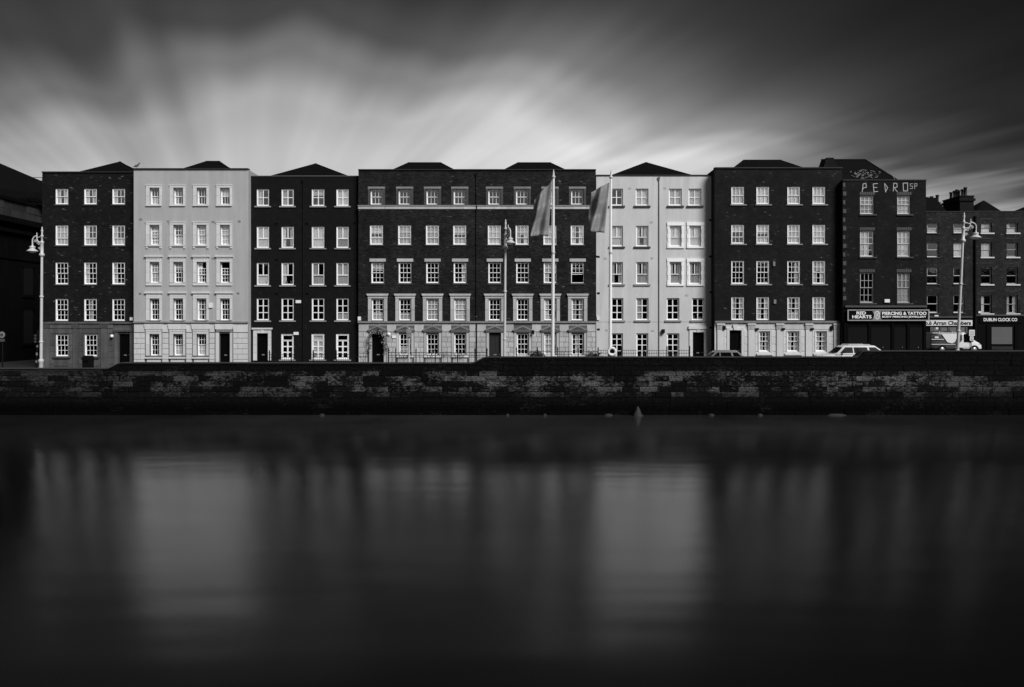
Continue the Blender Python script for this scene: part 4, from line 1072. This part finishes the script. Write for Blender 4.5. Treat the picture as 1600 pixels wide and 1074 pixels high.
b = B8
sg = thing('shop_sign', 'long black shop sign with white lettering and oval emblem in pale rim', 'sign', (b.X(1385), b.Y, b.Z(501.5)))
trim(b, 'board', 1322, 1449.6, 484, 501.6, .22, 'sign_black', sg, back=-.1)
for a, c, t, bt in ((1322, 1449.6, 484, 485.6), (1322, 1449.6, 500, 501.6), (1322, 1323.8, 485.7, 499.9), (1447.4, 1449.6, 485.7, 499.9)): trim(b, 'rim', a, c, t, bt, .26, 'sign_rim', sg, back=-.221)
text('lettering', 'RED', 1336, 1350.6, 487, 491.9, b, .235, 'letter_white', sg, .03)
text('lettering', 'HEARTS', 1329.4, 1359.4, 492.8, 497.8, b, .235, 'letter_white', sg, .03)
text('lettering', 'PIERCING & TATTOO', 1376, 1445, 487.4, 492.4, b, .235, 'letter_white', sg, .03)
text('lettering', 'BODY PIERCING JEWELLERY', 1376, 1444.6, 493.8, 497.4, b, .235, 'letter_white', sg, .025)
prismpx(b, 'emblem_ground', [(1361, 485.8), (1375.4, 485.8), (1372.6, 492.6), (1375.4, 499.8), (1361, 499.8), (1364, 492.6)], .228, 'trim_grey', sg, back=-.2)
def oval(cx0, cy0, rx, ry, n=20): return [(cx0 + rx * math.cos(2 * math.pi * i / n), cy0 + ry * math.sin(2 * math.pi * i / n)) for i in range(n)]
prismpx(b, 'emblem', oval(1368.3, 492.7, 4.6, 6.8), .24, 'sign_pale', sg, back=-.2)
prismpx(b, 'emblem_centre', oval(1368.3, 492.7, 3.3, 5.4), .246, 'sign_rim', sg, back=-.2)
strokes_b = Bld(); strokes_b.X, strokes_b.Z, strokes_b.Y = b.X, b.Z, b.Y - .245
strokes(strokes_b, 'emblem_mark', [[(1366.6, 496.4), (1368, 492.4), (1370.2, 489.4)], [(1366.8, 490.6), (1369.6, 494.6)]], .025, 'sign_pale', sg)
b = B9
sg = thing('shop_sign', 'white fascia sign with black serif lettering half behind the corner shop', 'sign', (b.X(1480), b.Y, b.Z(509.4)))
trim(b, 'board', 1434, 1518, 500.4, 509.2, .16, 'sign_pale', sg, back=-.06)
tx = text('lettering', 'No.6 Arran Chambers', 1437.4, 1515.6, 501.6, 507.9, b, .17, 'letter_black', sg, .022)
b = B10
sg = thing('shop_sign', 'row of white raised letters on the black fascia above the shutter', 'sign', (b.X(1562), b.Y, b.Z(503)))
trim(b, 'board', 1530, 1596, 495.4, 505, .07, 'sign_black', sg, back=-.01)
text('lettering', 'DUBLIN CLOCK CO', 1536, 1588.4, 497.2, 502.2, b, .09, 'letter_white', sg, .02)

# ------------------------------------------------------------------ street furniture
def lamp(label, px_base, px_top, py_top, out_px, side, turn, D=45.2):
    x0 = XX(px_base, D); z0 = gz(x0) + .11
    H = ZZ(py_top, D) - z0
    t = thing('street_lamp', label, 'street lamp', (x0, D, z0), 'swan neck lamps along the quay')
    def lean(p): return p
    base = MB(); base.lathe([(.16, 0), (.16, .25), (.13, .32), (.12, 1.15), (.15, 1.2), (.15, 1.3), (.10, 1.36)], n=14); base.local('base', 'silver', t)
    mb = MB(); hp = H - 1.75
    mb.lathe([(.082, 1.36), (.078, hp * .55), (.066, hp), ], n=14); mb.local('pole', 'silver', t)
    mb = MB()
    for zc in (hp * .32, hp * .68):
        mb = MB(); mb.lathe([(.10, zc - .05), (.115, zc - .03), (.115, zc + .03), (.10, zc + .05)], n=14); mb.local('collar', 'silver', t)
    mb = MB()
    mb.lathe([(.10, hp), (.15, hp + .06), (.15, hp + .14), (.09, hp + .2), (.085, hp + .75), (.11, hp + .8), (.11, hp + .86), (.06, hp + .92)], n=14)
    mb.local('collar', 'silver', t)
    mb = MB(); mb.lathe([(.055, hp + .9), (.05, H - .62), (.085, H - .58), (.085, H - .52), (.04, H - .47), (.05, H - .3), (.065, H - .2), (.03, H - .14), (.045, H - .07), (.012, H)], n=12); mb.local('finial', 'silver', t)
    rad = Matrix.Rotation(R(turn), 3, 'Z')
    def pv(a, z): return rad @ Vector((side * a, 0, H + z))
    o_ = out_px
    mb = MB()
    pts = [(0, -1.18), (.1, -1.02), (.24, -.86), (.3, -.7), (.30, -.56)]
    mb.tube([pv(a * o_ / .55, z) for a, z in pts], .03, 8)
    arc = [(.30 + .25 * math.sin(u), -.82 + .27 * math.cos(u)) for u in [i * math.pi / 2 / 6 for i in range(7)]] + [(.55, -.95), (.55, -1.12)]
    mb.tube([pv(a * o_ / .55, z) for a, z in arc], .042, 8)
    mb.tube([pv(.02, -.62), pv(.14 * o_ / .55, -.6), pv(.25 * o_ / .55, -.66), pv(.3 * o_ / .55, -.56)], .025, 8)
    mb.local('swan_neck', 'silver', t)
    for ca, cz, r0, sg_ in ((.17, -.98, .13, 1), (.36, -.84, .10, -1), (.12, -1.28, .09, 1)):
        mb = MB(); sp = []
        for i in range(15):
            u = i / 14 * 3.3 * math.pi; rr2 = r0 * (1 - i / 17); sp.append(pv((ca + sg_ * rr2 * math.cos(u)) * o_ / .55, cz + rr2 * math.sin(u)))
        mb.tube(sp, .018, 6); mb.local('scroll', 'silver', t)
    mb = MB(); c_ = pv(.30 * o_ / .55, 0); mb.lathe([(.03, -.56), (.035, -.5), (.02, -.46), (.03, -.4), (.005, -.34)], (c_.x, c_.y, H), 8); mb.local('spike', 'silver', t)
    mb = MB(); c_ = pv(o_, 0)
    mb.lathe([(.05, -1.08), (.06, -1.14), (.15, -1.16), (.16, -1.24), (.11, -1.27), (.16, -1.31), (.24, -1.38), (.31, -1.43), (.31, -1.46), (.26, -1.45)], (c_.x, c_.y, H), 18); mb.local('lamp_shade', 'silver', t)
    mb = MB(); mb.lathe([(.2, -1.44), (.18, -1.5), (.1, -1.54), (.01, -1.55)], (c_.x, c_.y, H), 14); mb.local('lamp_glass', 'white_plastic', t)
    t.rotation_euler = (0, math.atan2(XX(px_top, D) - x0, H), 0)
    return t
lamp('silver swan neck street lamp standing before the great dark stone building', 64, 65.8, 354.5, .56, -1, 0)
lamp('silver swan neck street lamp before the wide brick block with pediments', 788, 790, 343, .62, 1, -62)
lamp('silver leaning swan neck street lamp beside the parked white van', 1494.5, 1506.6, 332, .74, 1, 0)

def flagpole(label, px, px_top, py_top, flag_label, hoist, fly, seed, D=45.1):
    x0 = XX(px, D); z0 = gz(x0) + .11; H = ZZ(py_top, D) - z0
    t = thing('flagpole', label, 'flagpole', (x0, D, z0), 'white flagpoles on the quay')
    mb = MB(); mb.lathe([(.17, 0), (.17, .06), (.11, .1), (.1, .4)], n=14); mb.local('base', 'silver', t)
    mb = MB(); mb.lathe([(.095, .4), (.09, H * .5), (.085, H * .62), (.065, H - .55)], n=14); mb.local('pole', 'white_plastic', t)
    mb = MB(); mb.lathe([(.095, H * .6), (.11, H * .602), (.11, H * .612), (.095, H * .614)], n=14); mb.local('joint_ring', 'silver', t)
    mb = MB(); mb.lathe([(.07, H - .55), (.11, H - .5), (.11, H - .42), (.05, H - .36), (.06, H - .22), (.005, H)], n=12); mb.local('finial', 'silver', t)
    mb = MB(); mb.tube([(-.1, -.02, 1.2), (-.09, -.02, H - .6)], .008, 5); mb.local('halyard', 'white_plastic', t)
    t.rotation_euler = (0, math.atan2(XX(px_top, D) - x0, H), 0)
    # cloth hung from its upper corner, blown out to the left
    nu, nv = 18, 26; mb = MB(); vs = []; uv = []
    (hx0, hy0), (hx1, hy1) = hoist; (fx0, fy0), (fx1, fy1) = fly
    for j in range(nv + 1):
        v = j / nv
        for i in range(nu + 1):
            u = i / nu
            px_ = (hx0 + (hx1 - hx0) * v) * (1 - u) + (fx0 + (fx1 - fx0) * v) * u
            py_ = (hy0 + (hy1 - hy0) * v) * (1 - u) + (fy0 + (fy1 - fy0) * v) * u + 1.2 * math.sin(u * 7 + v * 2 + seed) * u
            dd_ = D - .02 + .42 * u * math.sin(u * 8.5 - v * 3.4 + seed) + .16 * u * math.sin(v * 8 + u * 3 + seed)
            vs.append(PT(px_, py_, dd_)); uv.append((u, v))
    mb.add(vs, [(j * (nu + 1) + i, j * (nu + 1) + i + 1, (j + 1) * (nu + 1) + i + 1, (j + 1) * (nu + 1) + i) for j in range(nv) for i in range(nu)], True)
    o = mb.build('flag', 'flag_cloth'); tag(o, flag_label, 'flag', 'long grey flags')
    ul = o.data.uv_layers.new(name='UVMap')
    for lp_ in o.data.loops: ul.data[lp_.index].uv = uv[lp_.vertex_index]
    sm = o.modifiers.new('thickness', 'SOLIDIFY'); sm.thickness = .008
flagpole('tall white flagpole standing before the wide brick block', 863.6, 865, 264.5, 'grey flag blowing on the pole before the wide brick block', ((862.4, 283), (857, 369)), ((835, 312), (828.6, 369)), 0)
flagpole('tall white flagpole with lifebuoy housing at its foot', 953.2, 954.8, 265, 'grey flag flying across the edge of the smooth pale house', ((952.4, 285), (944.6, 364)), ((924, 300), (917, 362)), 1.7)

# lifebuoy in its white housing
D = 44.75; x = XX(956, D)
t = thing('lifebuoy_stand', 'white lifebuoy housing on the quay wall beside a flagpole', 'lifebuoy stand', (x, D, top_z(x)))
z = top_z(x) + .055
mb = MB(); pr_ = [(x - .24, z), (x + .24, z), (x + .24, z + .16), (x - .24, z + .16)]
mb.prism(pr_, D - .05, D + .06); mb.build('bracket', 'white_plastic', t)
mb = MB(); n_ = 20
mb.rings([[Vector((x + (.21 + .075 * math.cos(2 * math.pi * k / 8)) * math.cos(a), D - .1 + .06 * math.sin(2 * math.pi * k / 8), z + .27 + (.21 + .075 * math.cos(2 * math.pi * k / 8)) * math.sin(a))) for k in range(8)] for a in [2 * math.pi * i / n_ for i in range(n_ + 1)]])
mb.build('ring', 'white_plastic', t)
mb = MB(); mb.box(x - .14, x + .14, D - .02, D + .02, z + .17, z + .4); mb.build('back_plate', 'plastic_black', t)
for a in (45, 135, 225, 315):
    mb = MB(); ca, sa = math.cos(R(a)), math.sin(R(a)); mb.tube([(x + ca * .15, D - .1, z + .27 + sa * .15), (x + ca * .27, D - .17, z + .27 + sa * .27), (x + ca * .295, D - .1, z + .27 + sa * .295)], .016, 5); mb.build('strap', 'trim_grey', t)

# street sign pole seen almost edge on
D = 46.4; x = XX(639, D); z0 = gz(x) + .11
t = thing('sign_post', 'thin grey sign post with narrow plates before the pedimented windows', 'sign post', (x, D, z0))
mb = MB(); mb.tube([(x, D, z0), (x, D, ZZ(513, D))], .045, 10); mb.build('post', 'silver', t)
for k, (ya, yb) in enumerate(((514, 521), (521.6, 527))):
    mb = MB(); mb.box(x - .14, x + .17, D - .10, D - .06, ZZ(yb, D), ZZ(ya, D)); mb.build('sign_plate', 'trim_grey', t)
# parking sign and leaning signal post at the dark corner
D = 47; x = XX(4, D); z0 = gz(x) + .11
t = thing('sign_post', 'round traffic sign on a dark post before the great dark building', 'sign post', (x, D, z0))
mb = MB(); mb.tube([(x, D, z0), (x, D, ZZ(516, D))], .035, 8); mb.build('post', 'iron', t)
def disc(name, c, r, mat, parent, th=.02, n=20):
    mb = MB(); mb.prism([(c[0] + r * math.cos(2 * math.pi * i / n), c[2] + r * math.sin(2 * math.pi * i / n)) for i in range(n)], c[1] - th, c[1]); return mb.build(name, mat, parent)
c_ = (x, D - .05, ZZ(523.4, D)); disc('sign_disc', c_, .21, 'trim_dark', t); disc('sign_ring', (c_[0], c_[1] - .021, c_[2]), .17, 'sill_grey', t, .008); disc('sign_face', (c_[0], c_[1] - .03, c_[2]), .12, 'trim_dark', t, .008)
mb = MB(); mb.box(x - .17, x + .17, D - .07, D - .05, ZZ(534, D), ZZ(529.6, D)); mb.build('sign_plate', 'trim_dark', t)
D = 46.6; x = XX(55.4, D); z0 = gz(x) + .11
t = thing('traffic_signal', 'dark leaning traffic signal post beside the silver lamp', 'traffic signal', (x, D, z0))
mb = MB(); top_ = PT(59.4, 516, D); bot_ = Vector((x, D, z0)); mb.tube([bot_, top_], .05, 8); mb.build('post', 'iron', t)
for u in (.35, .5, .66): 
    a = bot_.lerp(top_, u); c = bot_.lerp(top_, u + .05); mb = MB(); mb.tube([a, c], .056, 8); mb.build('band', 'trim_grey', t)
mb = MB(); a = bot_.lerp(top_, .74); mb.box(a.x - .12, a.x + .14, D - .2, D - .04, a.z, a.z + .55); hd = mb.build('signal_head', 'plastic_black', t)
for k in range(3): disc('lens', (a.x + .01, D - .2, a.z + .1 + .18 * k), .07, 'trim_dark', hd)
# litter bin
D = 47; x = XX(137.6, D); z0 = gz(x) + .11
t = thing('litter_bin', 'black litter bin on the kerb before the sooty corner house', 'bin', (x, D, z0))
zt = ZZ(556.5, D)
mb = MB(); mb.add([(x - .22, D - .2, z0), (x + .22, D - .2, z0), (x + .22, D + .2, z0), (x - .22, D + .2, z0), (x - .25, D - .23, zt - .1), (x + .25, D - .23, zt - .1), (x + .25, D + .23, zt - .1), (x - .25, D + .23, zt - .1)],
                 [(0, 3, 2, 1), (4, 5, 6, 7), (0, 1, 5, 4), (1, 2, 6, 5), (2, 3, 7, 6), (3, 0, 4, 7)]); mb.build('body', 'plastic_black', t)
mb = MB(); mb.add([(x - .27, D - .25, zt - .1), (x + .27, D - .25, zt - .1), (x + .27, D + .25, zt - .1), (x - .27, D + .25, zt - .1), (x - .2, D - .18, zt + .03), (x + .2, D - .18, zt + .03), (x + .2, D + .18, zt + .03), (x - .2, D + .18, zt + .03)],
                 [(0, 3, 2, 1), (4, 5, 6, 7), (0, 1, 5, 4), (1, 2, 6, 5), (2, 3, 7, 6), (3, 0, 4, 7)]); mb.build('lid', 'plastic_black', t)
mb = MB(); mb.box(x - .12, x + .12, D - .262, D - .226, zt - .34, zt - .24); mb.build('opening', 'black_paint', t)
# notice boards on a post right of the van
D = 73; x = XX(1517.6, D); z0 = gz(x) + .12
t = thing('notice_post', 'pair of pale notice plates on a post in front of the van nose', 'notice', (x, D, z0))
mb = MB(); mb.tube([(x, D, z0), (x, D, ZZ(515, D))], .035, 8); mb.build('post', 'trim_grey', t)
for a, c, ya, yb in ((1513.4, 1522.2, 515.6, 525), (1514.6, 1520.4, 525.8, 532.6)):
    mb = MB(); mb.box(XX(a, D), XX(c, D), D - .09, D - .05, ZZ(yb, D), ZZ(ya, D)); pl = mb.build('plate', 'sign_pale', t)
    for k in range(2): 
        yy = ya + (yb - ya) * (.35 + .35 * k); mb = MB(); mb.box(XX(a + 1.4, D), XX(c - 1.4, D), D - .096, D - .09, ZZ(yy + .7, D), ZZ(yy - .5, D)); mb.build('printed_line', 'trim_grey', pl)

# ------------------------------------------------------------------ railings before the houses
IRON = {}
def railing(label, px0, px1, t, bt_z, D, posts, step=4.6, cross=False, mid=True):
    x0, x1 = XX(px0, D), XX(px1, D); zt = ZZ(t, D); zb = gz((x0 + x1) / 2) + .12
    rl = thing('iron_railing', label, 'railing', ((x0 + x1) / 2, D, zb), 'iron area railings')
    for z in ([zt, zt - .22] if mid else [zt]) + [zb + .12]:
        mb = MB(); mb.box(x0, x1, D - .016, D + .016, z - .016, z + .016); mb.build('rail', 'iron', rl)
    def bm_():
        mb = MB(); mb.box(-.009, .009, -.009, .009, 0, zt - zb - .02); return mb
    me = cached(('bal', round(zt - zb, 2)), bm_, 'baluster', 'iron')
    x = x0 + step * D / F
    while x < x1 - .05:
        link('baluster', me, rl, (x, D, zb)); x += step * D / F
    for p in posts:
        x = XX(p, D); mb = MB(); mb.box(x - .035, x + .035, D - .035, D + .035, zb, zt + .12); mb.lathe([(.05, zt + .12), (.06, zt + .17), (.035, zt + .22), (.045, zt + .27), (.005, zt + .36)], (x, D, 0), 8); mb.build('post', 'iron', rl)
    if cross:
        for sgn in (1, -1):
            mb = MB(); a = (x0, D - .02, zb + .15) ; c = (x1, D - .02, zt - .05)
            if sgn < 0: a = (x0, D - .024, zt - .05); c = (x1, D - .024, zb + .15)
            mb.tube([a, c], .012, 5); mb.build('brace', 'iron', rl)
RD = 57.8
railing('iron railing before the plain black brick house', 420.6, 546, 554, 0, RD, (421, 455, 489.4, 525.4), 3.4)
railing('short braced iron railing left of the garlanded doorway', 559.8, 575, 552.6, 0, RD, (575,), 3.8, True)
railing('iron railing with flower box right of the garlanded doorway', 606, 762, 551, 0, RD, (607, 618.5, 650, 680, 715, 742, 761), 6.2)
railing('iron railing right of the grey door in the pedimented block', 806.6, 935, 549.4, 0, RD, (807, 839.4, 871.4, 903.4, 934.6), 5.4)
railing('close barred iron railing before the smooth pale house', 935.6, 1078, 547.6, 0, RD + .05, (971, 1006, 1042, 1077.6), 3.6)

def foliage(name, label, cat, pts, n, size, seed, mats=('leaf',), parts=()):
    rs2 = random.Random(seed); root = thing(name, label, cat, pts[0])
    for mi, (mat, frac, pn) in enumerate(parts):
        mb = MB()
        for k in range(int(n * frac)):
            i = rs2.randrange(len(pts) - 1); u = rs2.random(); c = pts[i].lerp(pts[i + 1], u) + Vector((rs2.gauss(0, size), rs2.gauss(0, size * .7), rs2.gauss(0, size)))
            s_ = size * rs2.uniform(.3, .65); a = Vector((rs2.uniform(-1, 1), rs2.uniform(-1, 1), rs2.uniform(-1, 1))).normalized(); e = a.cross(Vector((rs2.uniform(-1, 1), rs2.uniform(-1, 1), rs2.uniform(-1, 1)))).normalized()
            mb.quad(c - a * s_, c + e * s_ * .5, c + a * s_, c - e * s_ * .5)
        o = mb.build(pn, mat, root); o['kind'] = 'stuff'
    return root
b = B4; yy = b.Y - .28
foliage('garland', 'leafy garland with pale flowers draped round the black pedimented doorway', 'garland', [Vector((b.X(x), yy, b.Z(y))) for x, y in ((576, 550), (579, 540), (577.5, 531), (580, 522), (586, 518.6), (592, 517.6), (598, 518.6), (602, 523), (602, 533), (604, 541), (607, 549))], 900, .1, 3, parts=(('leaf', .6, 'leaves'), ('blossom', .4, 'flowers')))
for lab, p0, p1, sd_ in (('window box of plants under the window right of the garland', 624, 644, 1), ('planting along the railing under the middle pedimented windows', 666, 700, 2), ('window box of dark plants beside the downpipe', 708, 728, 4)):
    foliage('window_box_plants', lab, 'plants', [Vector((b.X(p), b.Y - .26, b.Z(553.6))) for p in (p0, (p0 + p1) / 2, p1)], 160, .09, sd_, parts=(('leaf', .85, 'leaves'), ('blossom', .05, 'flowers')))
for lab, p0, p1, sd_, py in (('low bush inside the railing right of the grey door', 829, 846, 7, 556), ('low bush inside the railing by the last pedimented window', 917, 934, 8, 557)):
    foliage('bush', lab, 'bush', [Vector((b.X(p), b.Y - .6, b.Z(py))) for p in (p0, (p0 + p1) / 2, p1)], 420, .18, sd_, parts=(('leaf', 1, 'leaves'),))

# ------------------------------------------------------------------ vehicles
def wheels(t, xs_, hw, r):
    for x in xs_:
        for s in (-1, 1):
            mb = MB(); n_ = 18; c0, c1 = s * (hw - .2), s * hw
            mb.rings([[Vector((x + rr2 * math.cos(2 * math.pi * k / n_), y, r + rr2 * math.sin(2 * math.pi * k / n_))) for k in range(n_)] for rr2, y in ((r * .7, c0), (r, c0 + s * .03), (r, c1 - s * .03), (r * .72, c1))])
            wh = mb.local('wheel', 'rubber', t)
            mb = MB(); mb.rings([[Vector((x + rr2 * math.cos(2 * math.pi * k / n_), y, r + rr2 * math.sin(2 * math.pi * k / n_))) for k in range(n_)] for rr2, y in ((r * .68, c1 - s * .02), (r * .64, c1 + s * .004), (r * .2, c1 + s * .015))])
            rm = mb.local('rim', 'alloy', wh)
def loft(name, mat, t, stations, n=20, power=4.0):
    """stations: x, half width low, half width high, z low, z high -> one smooth shell of squarish sections"""
    mb = MB(); rings = []
    for x, wl, wh_, z0, z1 in stations:
        rg = []
        for k in range(n):
            a = 2 * math.pi * (k + .5) / n; c, s = math.cos(a), math.sin(a)
            u = math.copysign(abs(c) ** (2 / power), c); v = math.copysign(abs(s) ** (2 / power), s)
            f = (v + 1) / 2; rg.append(Vector((x, u * (wl * (1 - f) + wh_ * f), z0 + (z1 - z0) * f)))
        rings.append(rg)
    mb.rings(rings); return mb.local(name, mat, t)
def side_glass(name, mat, t, pts, w0, z0, w1, z1, lift=.012):
    for s in (-1, 1):
        mb = MB(); vs = []
        for x, z in pts:
            f = (z - z0) / (z1 - z0); vs.append((x, s * (w0 + (w1 - w0) * f + lift), z))
        mb.add(vs, [tuple(range(len(vs)))]); mb.local(name, mat, t)
def car(label, x, D, sgn, L_, H, paint, suv):
    z0 = gz(x) + .004
    t = thing('parked_car', label, 'car', (x, D, z0), 'cars on the quay road')
    t.rotation_euler = (0, 0, 0 if sgn > 0 else math.pi)
    h = L_ / 2; bl = H * (.67 if suv else .62)
    loft('body', paint, t, [(-h, .55, .5, .42, bl - .12), (-h + .12, .8, .74, .3, bl - .02), (-h + .6, .88, .8, .22, bl), (-.6, .9, .82, .2, bl), (h - 1.5, .9, .82, .2, bl), (h - 1.1, .9, .80, .2, bl - .03), (h - .5, .86, .74, .22, bl - .12), (h - .12, .76, .62, .28, bl - .22), (h, .5, .45, .38, bl - .36)])
    ra, rb = (-h + .85, h - 1.75) if suv else (-h + .75, h - 1.95)
    ba, bb = (-h + .12, h - 1.15) if suv else (-h + .15, h - 1.2)
    w0, w1 = .80, .60; zb, zt = bl - .08, H
    mb = MB()
    ring = lambda xa, xb, w, z, n_=6: [Vector((xa, -w, z)), Vector((xb, -w, z)), Vector((xb + .1, -w * .6, z)), Vector((xb + .12, 0, z)), Vector((xb + .1, w * .6, z)), Vector((xb, w, z)), Vector((xa, w, z)), Vector((xa - .08, w * .6, z)), Vector((xa - .1, 0, z)), Vector((xa - .08, -w * .6, z))]
    mb.rings([ring(ba, bb, w0, zb), ring(ra, rb, w1 + .02, zt - .08), ring(ra + .06, rb - .1, w1 - .06, zt - .02), ring(ra + .3, rb - .4, w1 - .25, zt)])
    cabm = mb.local('cabin', paint, t)
    ws = lambda xx0, xx1: None
    e = .05; zlo, zhi = bl + .03, H - .13
    f_ = lambda z: (z - zb) / (zt - .08 - zb)
    xl = lambda z: ba + (ra - ba) * f_(z); xr2 = lambda z: bb + (rb - bb) * f_(z)
    m1 = ba + (bb - ba) * .36; m2 = ba + (bb - ba) * .66
    wl = lambda z: w0 + (w1 + .02 - w0) * f_(z)
    for xa0, xa1, xb1, xb0 in ((xl(zlo) + .12, xl(zhi) + .12, m1 - .02, m1 - .1), (m1 + .03, m1 + .1, m2 - .04, m2 - .04), (m2 + .04, m2 + .04, xr2(zhi) - .1, xr2(zlo) - .12)):
        side_glass('side_window', 'car_glass', t, [(xa0, zlo), (xb0, zlo), (xb1, zhi), (xa1, zhi)], w0, zb, w1 + .02, zt - .08)
    for nm, fx, o_ in (('windscreen', xr2, 1), ('rear_window', xl, -1)):
        mb = MB(); vs = []
        for z, kk in ((zlo, 1), (zhi, .93)):
            for yq, ad in ((-.86, .02), (-.55, .115), (0, .135), (.55, .115), (.86, .02)): vs.append((fx(z) + o_ * (ad * (1 if o_ > 0 else .82) + .012), yq * wl(z) , z))
        mb.add(vs, [(i, i + 1, 6 + i, 5 + i) for i in range(4)]); mb.local(nm, 'car_glass', t)
    mb = MB(); mb.box(ba + .3, bb - .4, -.6, .6, bl - .12, bl + .02); mb.local('dashboard', 'plastic_black', t)
    for s in (-1, 1):
        mb = MB(); mb.lathe([(.0, -.06), (.09, -.04), (.1, .03), (.0, .06)], (h - .16, s * .55, bl - .36), 10); mb.local('headlight', 'white_plastic', t)
        mb = MB(); mb.box(-h + .0, -h + .1, s * .62 - .1, s * .62 + .1, bl - .28, bl - .08); mb.local('tail_light', 'trim_grey', t)
        mb = MB(); mb.tube([(bb - .45, s * .80, bl + .05), (bb - .45, s * .86, bl + .07)], .02, 6); mb.rings([[Vector((bb - .45 + dx, s * .92 + rr2 * 1.1 * math.cos(k * math.pi / 5), bl + .09 + rr2 * .8 * math.sin(k * math.pi / 5))) for k in range(10)] for dx, rr2 in ((-.05, .06), (-.03, .085), (.03, .07), (.07, .02))]); mb.local('mirror', 'plastic_black', t)
        if suv: mb = MB(); mb.tube([(ra + .3, s * .5, H - .02), (ra + .35, s * .5, H + .05), (rb - .35, s * .5, H + .05), (rb - .25, s * .5, H - .04)], .02, 6); mb.local('roof_rail', 'silver', t)
    for xq in (m1, m2 - .5):
        for s in (-1, 1): mb = MB(); mb.box(xq - .3, xq - .14, s * .9 - .015, s * .9 + .015, bl - .2, bl - .165); mb.local('door_handle', paint, t)
    wheels(t, (-h + .85, h - .85), .86, .33 if suv else .3)
    return t
car('grey car with its roof just showing over the quay wall', XX(1119, 52), 52, -1, 4.1, 1.5, 'car_grey', False)
car('white estate car with roof rails half hidden by the quay wall', XX(1327, 52), 52, -1, 4.7, 1.62, 'car_white', True)

# van by the square
D = 74.0; x = XX(1487, D); z0 = gz(x) + .13
t = thing('delivery_van', 'white and dark delivery van with pale slanted panel parked before the fascia', 'van', (x, D, z0))
h = 2.48
loft('body', 'van_dark', t, [(-h, .8, .74, .4, 1.86), (-h + .1, .92, .84, .3, 1.93), (-1.5, .95, .86, .25, 1.95), (.55, .95, .86, .25, 1.95)], 24, 7)
loft('cab', 'car_white', t, [(.5, .955, .865, .25, 1.953), (.9, .955, .85, .25, 1.94), (1.25, .955, .80, .25, 1.72), (1.62, .95, .80, .25, 1.34), (1.9, .94, .82, .27, 1.12), (2.2, .90, .76, .3, .98), (2.42, .78, .68, .34, .82), (2.5, .6, .55, .42, .68)], 24, 6)
mb = MB()
for s in (-1, 1):
    mb = MB(); vs = [(.62, s * .955, 1.02), (1.5, s * .953, 1.05), (1.42, s * .94, 1.25), (1.08, s * .895, 1.74), (.66, s * .89, 1.8)]; mb.add(vs, [tuple(range(5))]); mb.local('side_window', 'car_glass', t)
    mb = MB(); mb.rings([[Vector((1.42 + dx, s * 1.02 + rr2 * .9 * math.cos(k * math.pi / 5), 1.14 + rr2 * 1.1 * math.sin(k * math.pi / 5))) for k in range(10)] for dx, rr2 in ((-.05, .07), (-.03, .1), (.03, .08), (.07, .02))]); mb.local('mirror', 'plastic_black', t)
    mb = MB(); mb.add([(-.2, s * .962, .5), (.6, s * .962, .5), (.6, s * .945, 1.35)], [(0, 1, 2)]); mb.local('slanted_panel', 'car_white', t)
    mb = MB(); mb.add([(-1.5, s * .935, 1.8), (.1, s * .935, 1.8), (-.22, s * .962, 1.05), (-.5, s * .968, .9), (-.95, s * .968, 1.0)], [(0, 1, 2, 3, 4)]); mb.local('pale_panel', 'car_white', t)
    for z, th, xa, xb in ((1.86, .06, -h + .1, .5), (1.25, .06, -h + .02, -1.3), (.78, .05, -h + .02, -.2)):
        mb = MB(); mb.box(xa, xb, s * .955 - .02, s * .955 + .02, z, z + th); mb.local('side_stripe', 'sign_pale', t)
    mb = MB(); mb.box(-2.15, -1.8, s * .955 - .014, s * .955 + .014, 1.38, 1.56); mb.local('badge', 'sign_pale', t)
    mb = MB(); mb.add([(2.14, s * .80, .88), (2.3, s * .80, .82), (2.36, s * .72, .72), (2.1, s * .87, .78)], [(0, 1, 2, 3)]); mb.local('headlight', 'silver', t)
    mb = MB(); mb.box(-.3, .5, s * .957 - .01, s * .957 + .01, .27, .42); mb.local('sill_trim', 'plastic_black', t)
    for xq in (-1.45, 1.62):
        mb = MB(); n_ = 14; mb.add([(xq, s * .975, .34)] + [(xq + .42 * math.cos(math.pi * i / n_), s * .972, .3 + .42 * math.sin(math.pi * i / n_)) for i in range(n_ + 1)], [(0, i + 1, i + 2) for i in range(n_)]); mb.local('wheel_arch', 'plastic_black', t)
mb = MB(); vs = [(1.02, -.8, 1.82), (1.02, .8, 1.82), (1.66, .84, 1.33), (1.66, -.84, 1.33)]
mb.add([(a + .035, b2, c2 + .03) for a, b2, c2 in vs], [(0, 1, 2, 3)]); mb.local('windscreen', 'car_glass', t)
for xq in (-1.6, -.4): mb = MB(); mb.box(xq - .03, xq + .03, -.8, .8, 1.95, 2.04); mb.local('roof_bar', 'silver', t)
mb = MB(); mb.box(2.36, 2.53, -.7, .7, .3, .46); mb.local('bumper', 'plastic_black', t)
wheels(t, (-1.45, 1.62), .985, .32)

# ------------------------------------------------------------------ a gull on the parapet
b = B2; x, y, z = b.X(213), b.Y + .1, b.z1 + .1
t = MB(); pts = [((-.26, .12), .012), ((-.16, .15), .05), ((-.04, .2), .085), ((.06, .24), .075), ((.12, .32), .045), ((.155, .385), .048), ((.19, .4), .03), ((.25, .385), .008)]
t.tube([(x + a * 1.1, y, z + c * 1.1) for (a, c), r in pts], [r * 1.1 for p, r in pts], 10)
for s in (-1, 1): t.tube([(x - .01, y + s * .03, z + .2), (x, y + s * .03, z)], .01, 5)
tag(t.build('gull', 'feather'), 'small grey gull perched on the parapet corner of the pale house', 'bird')
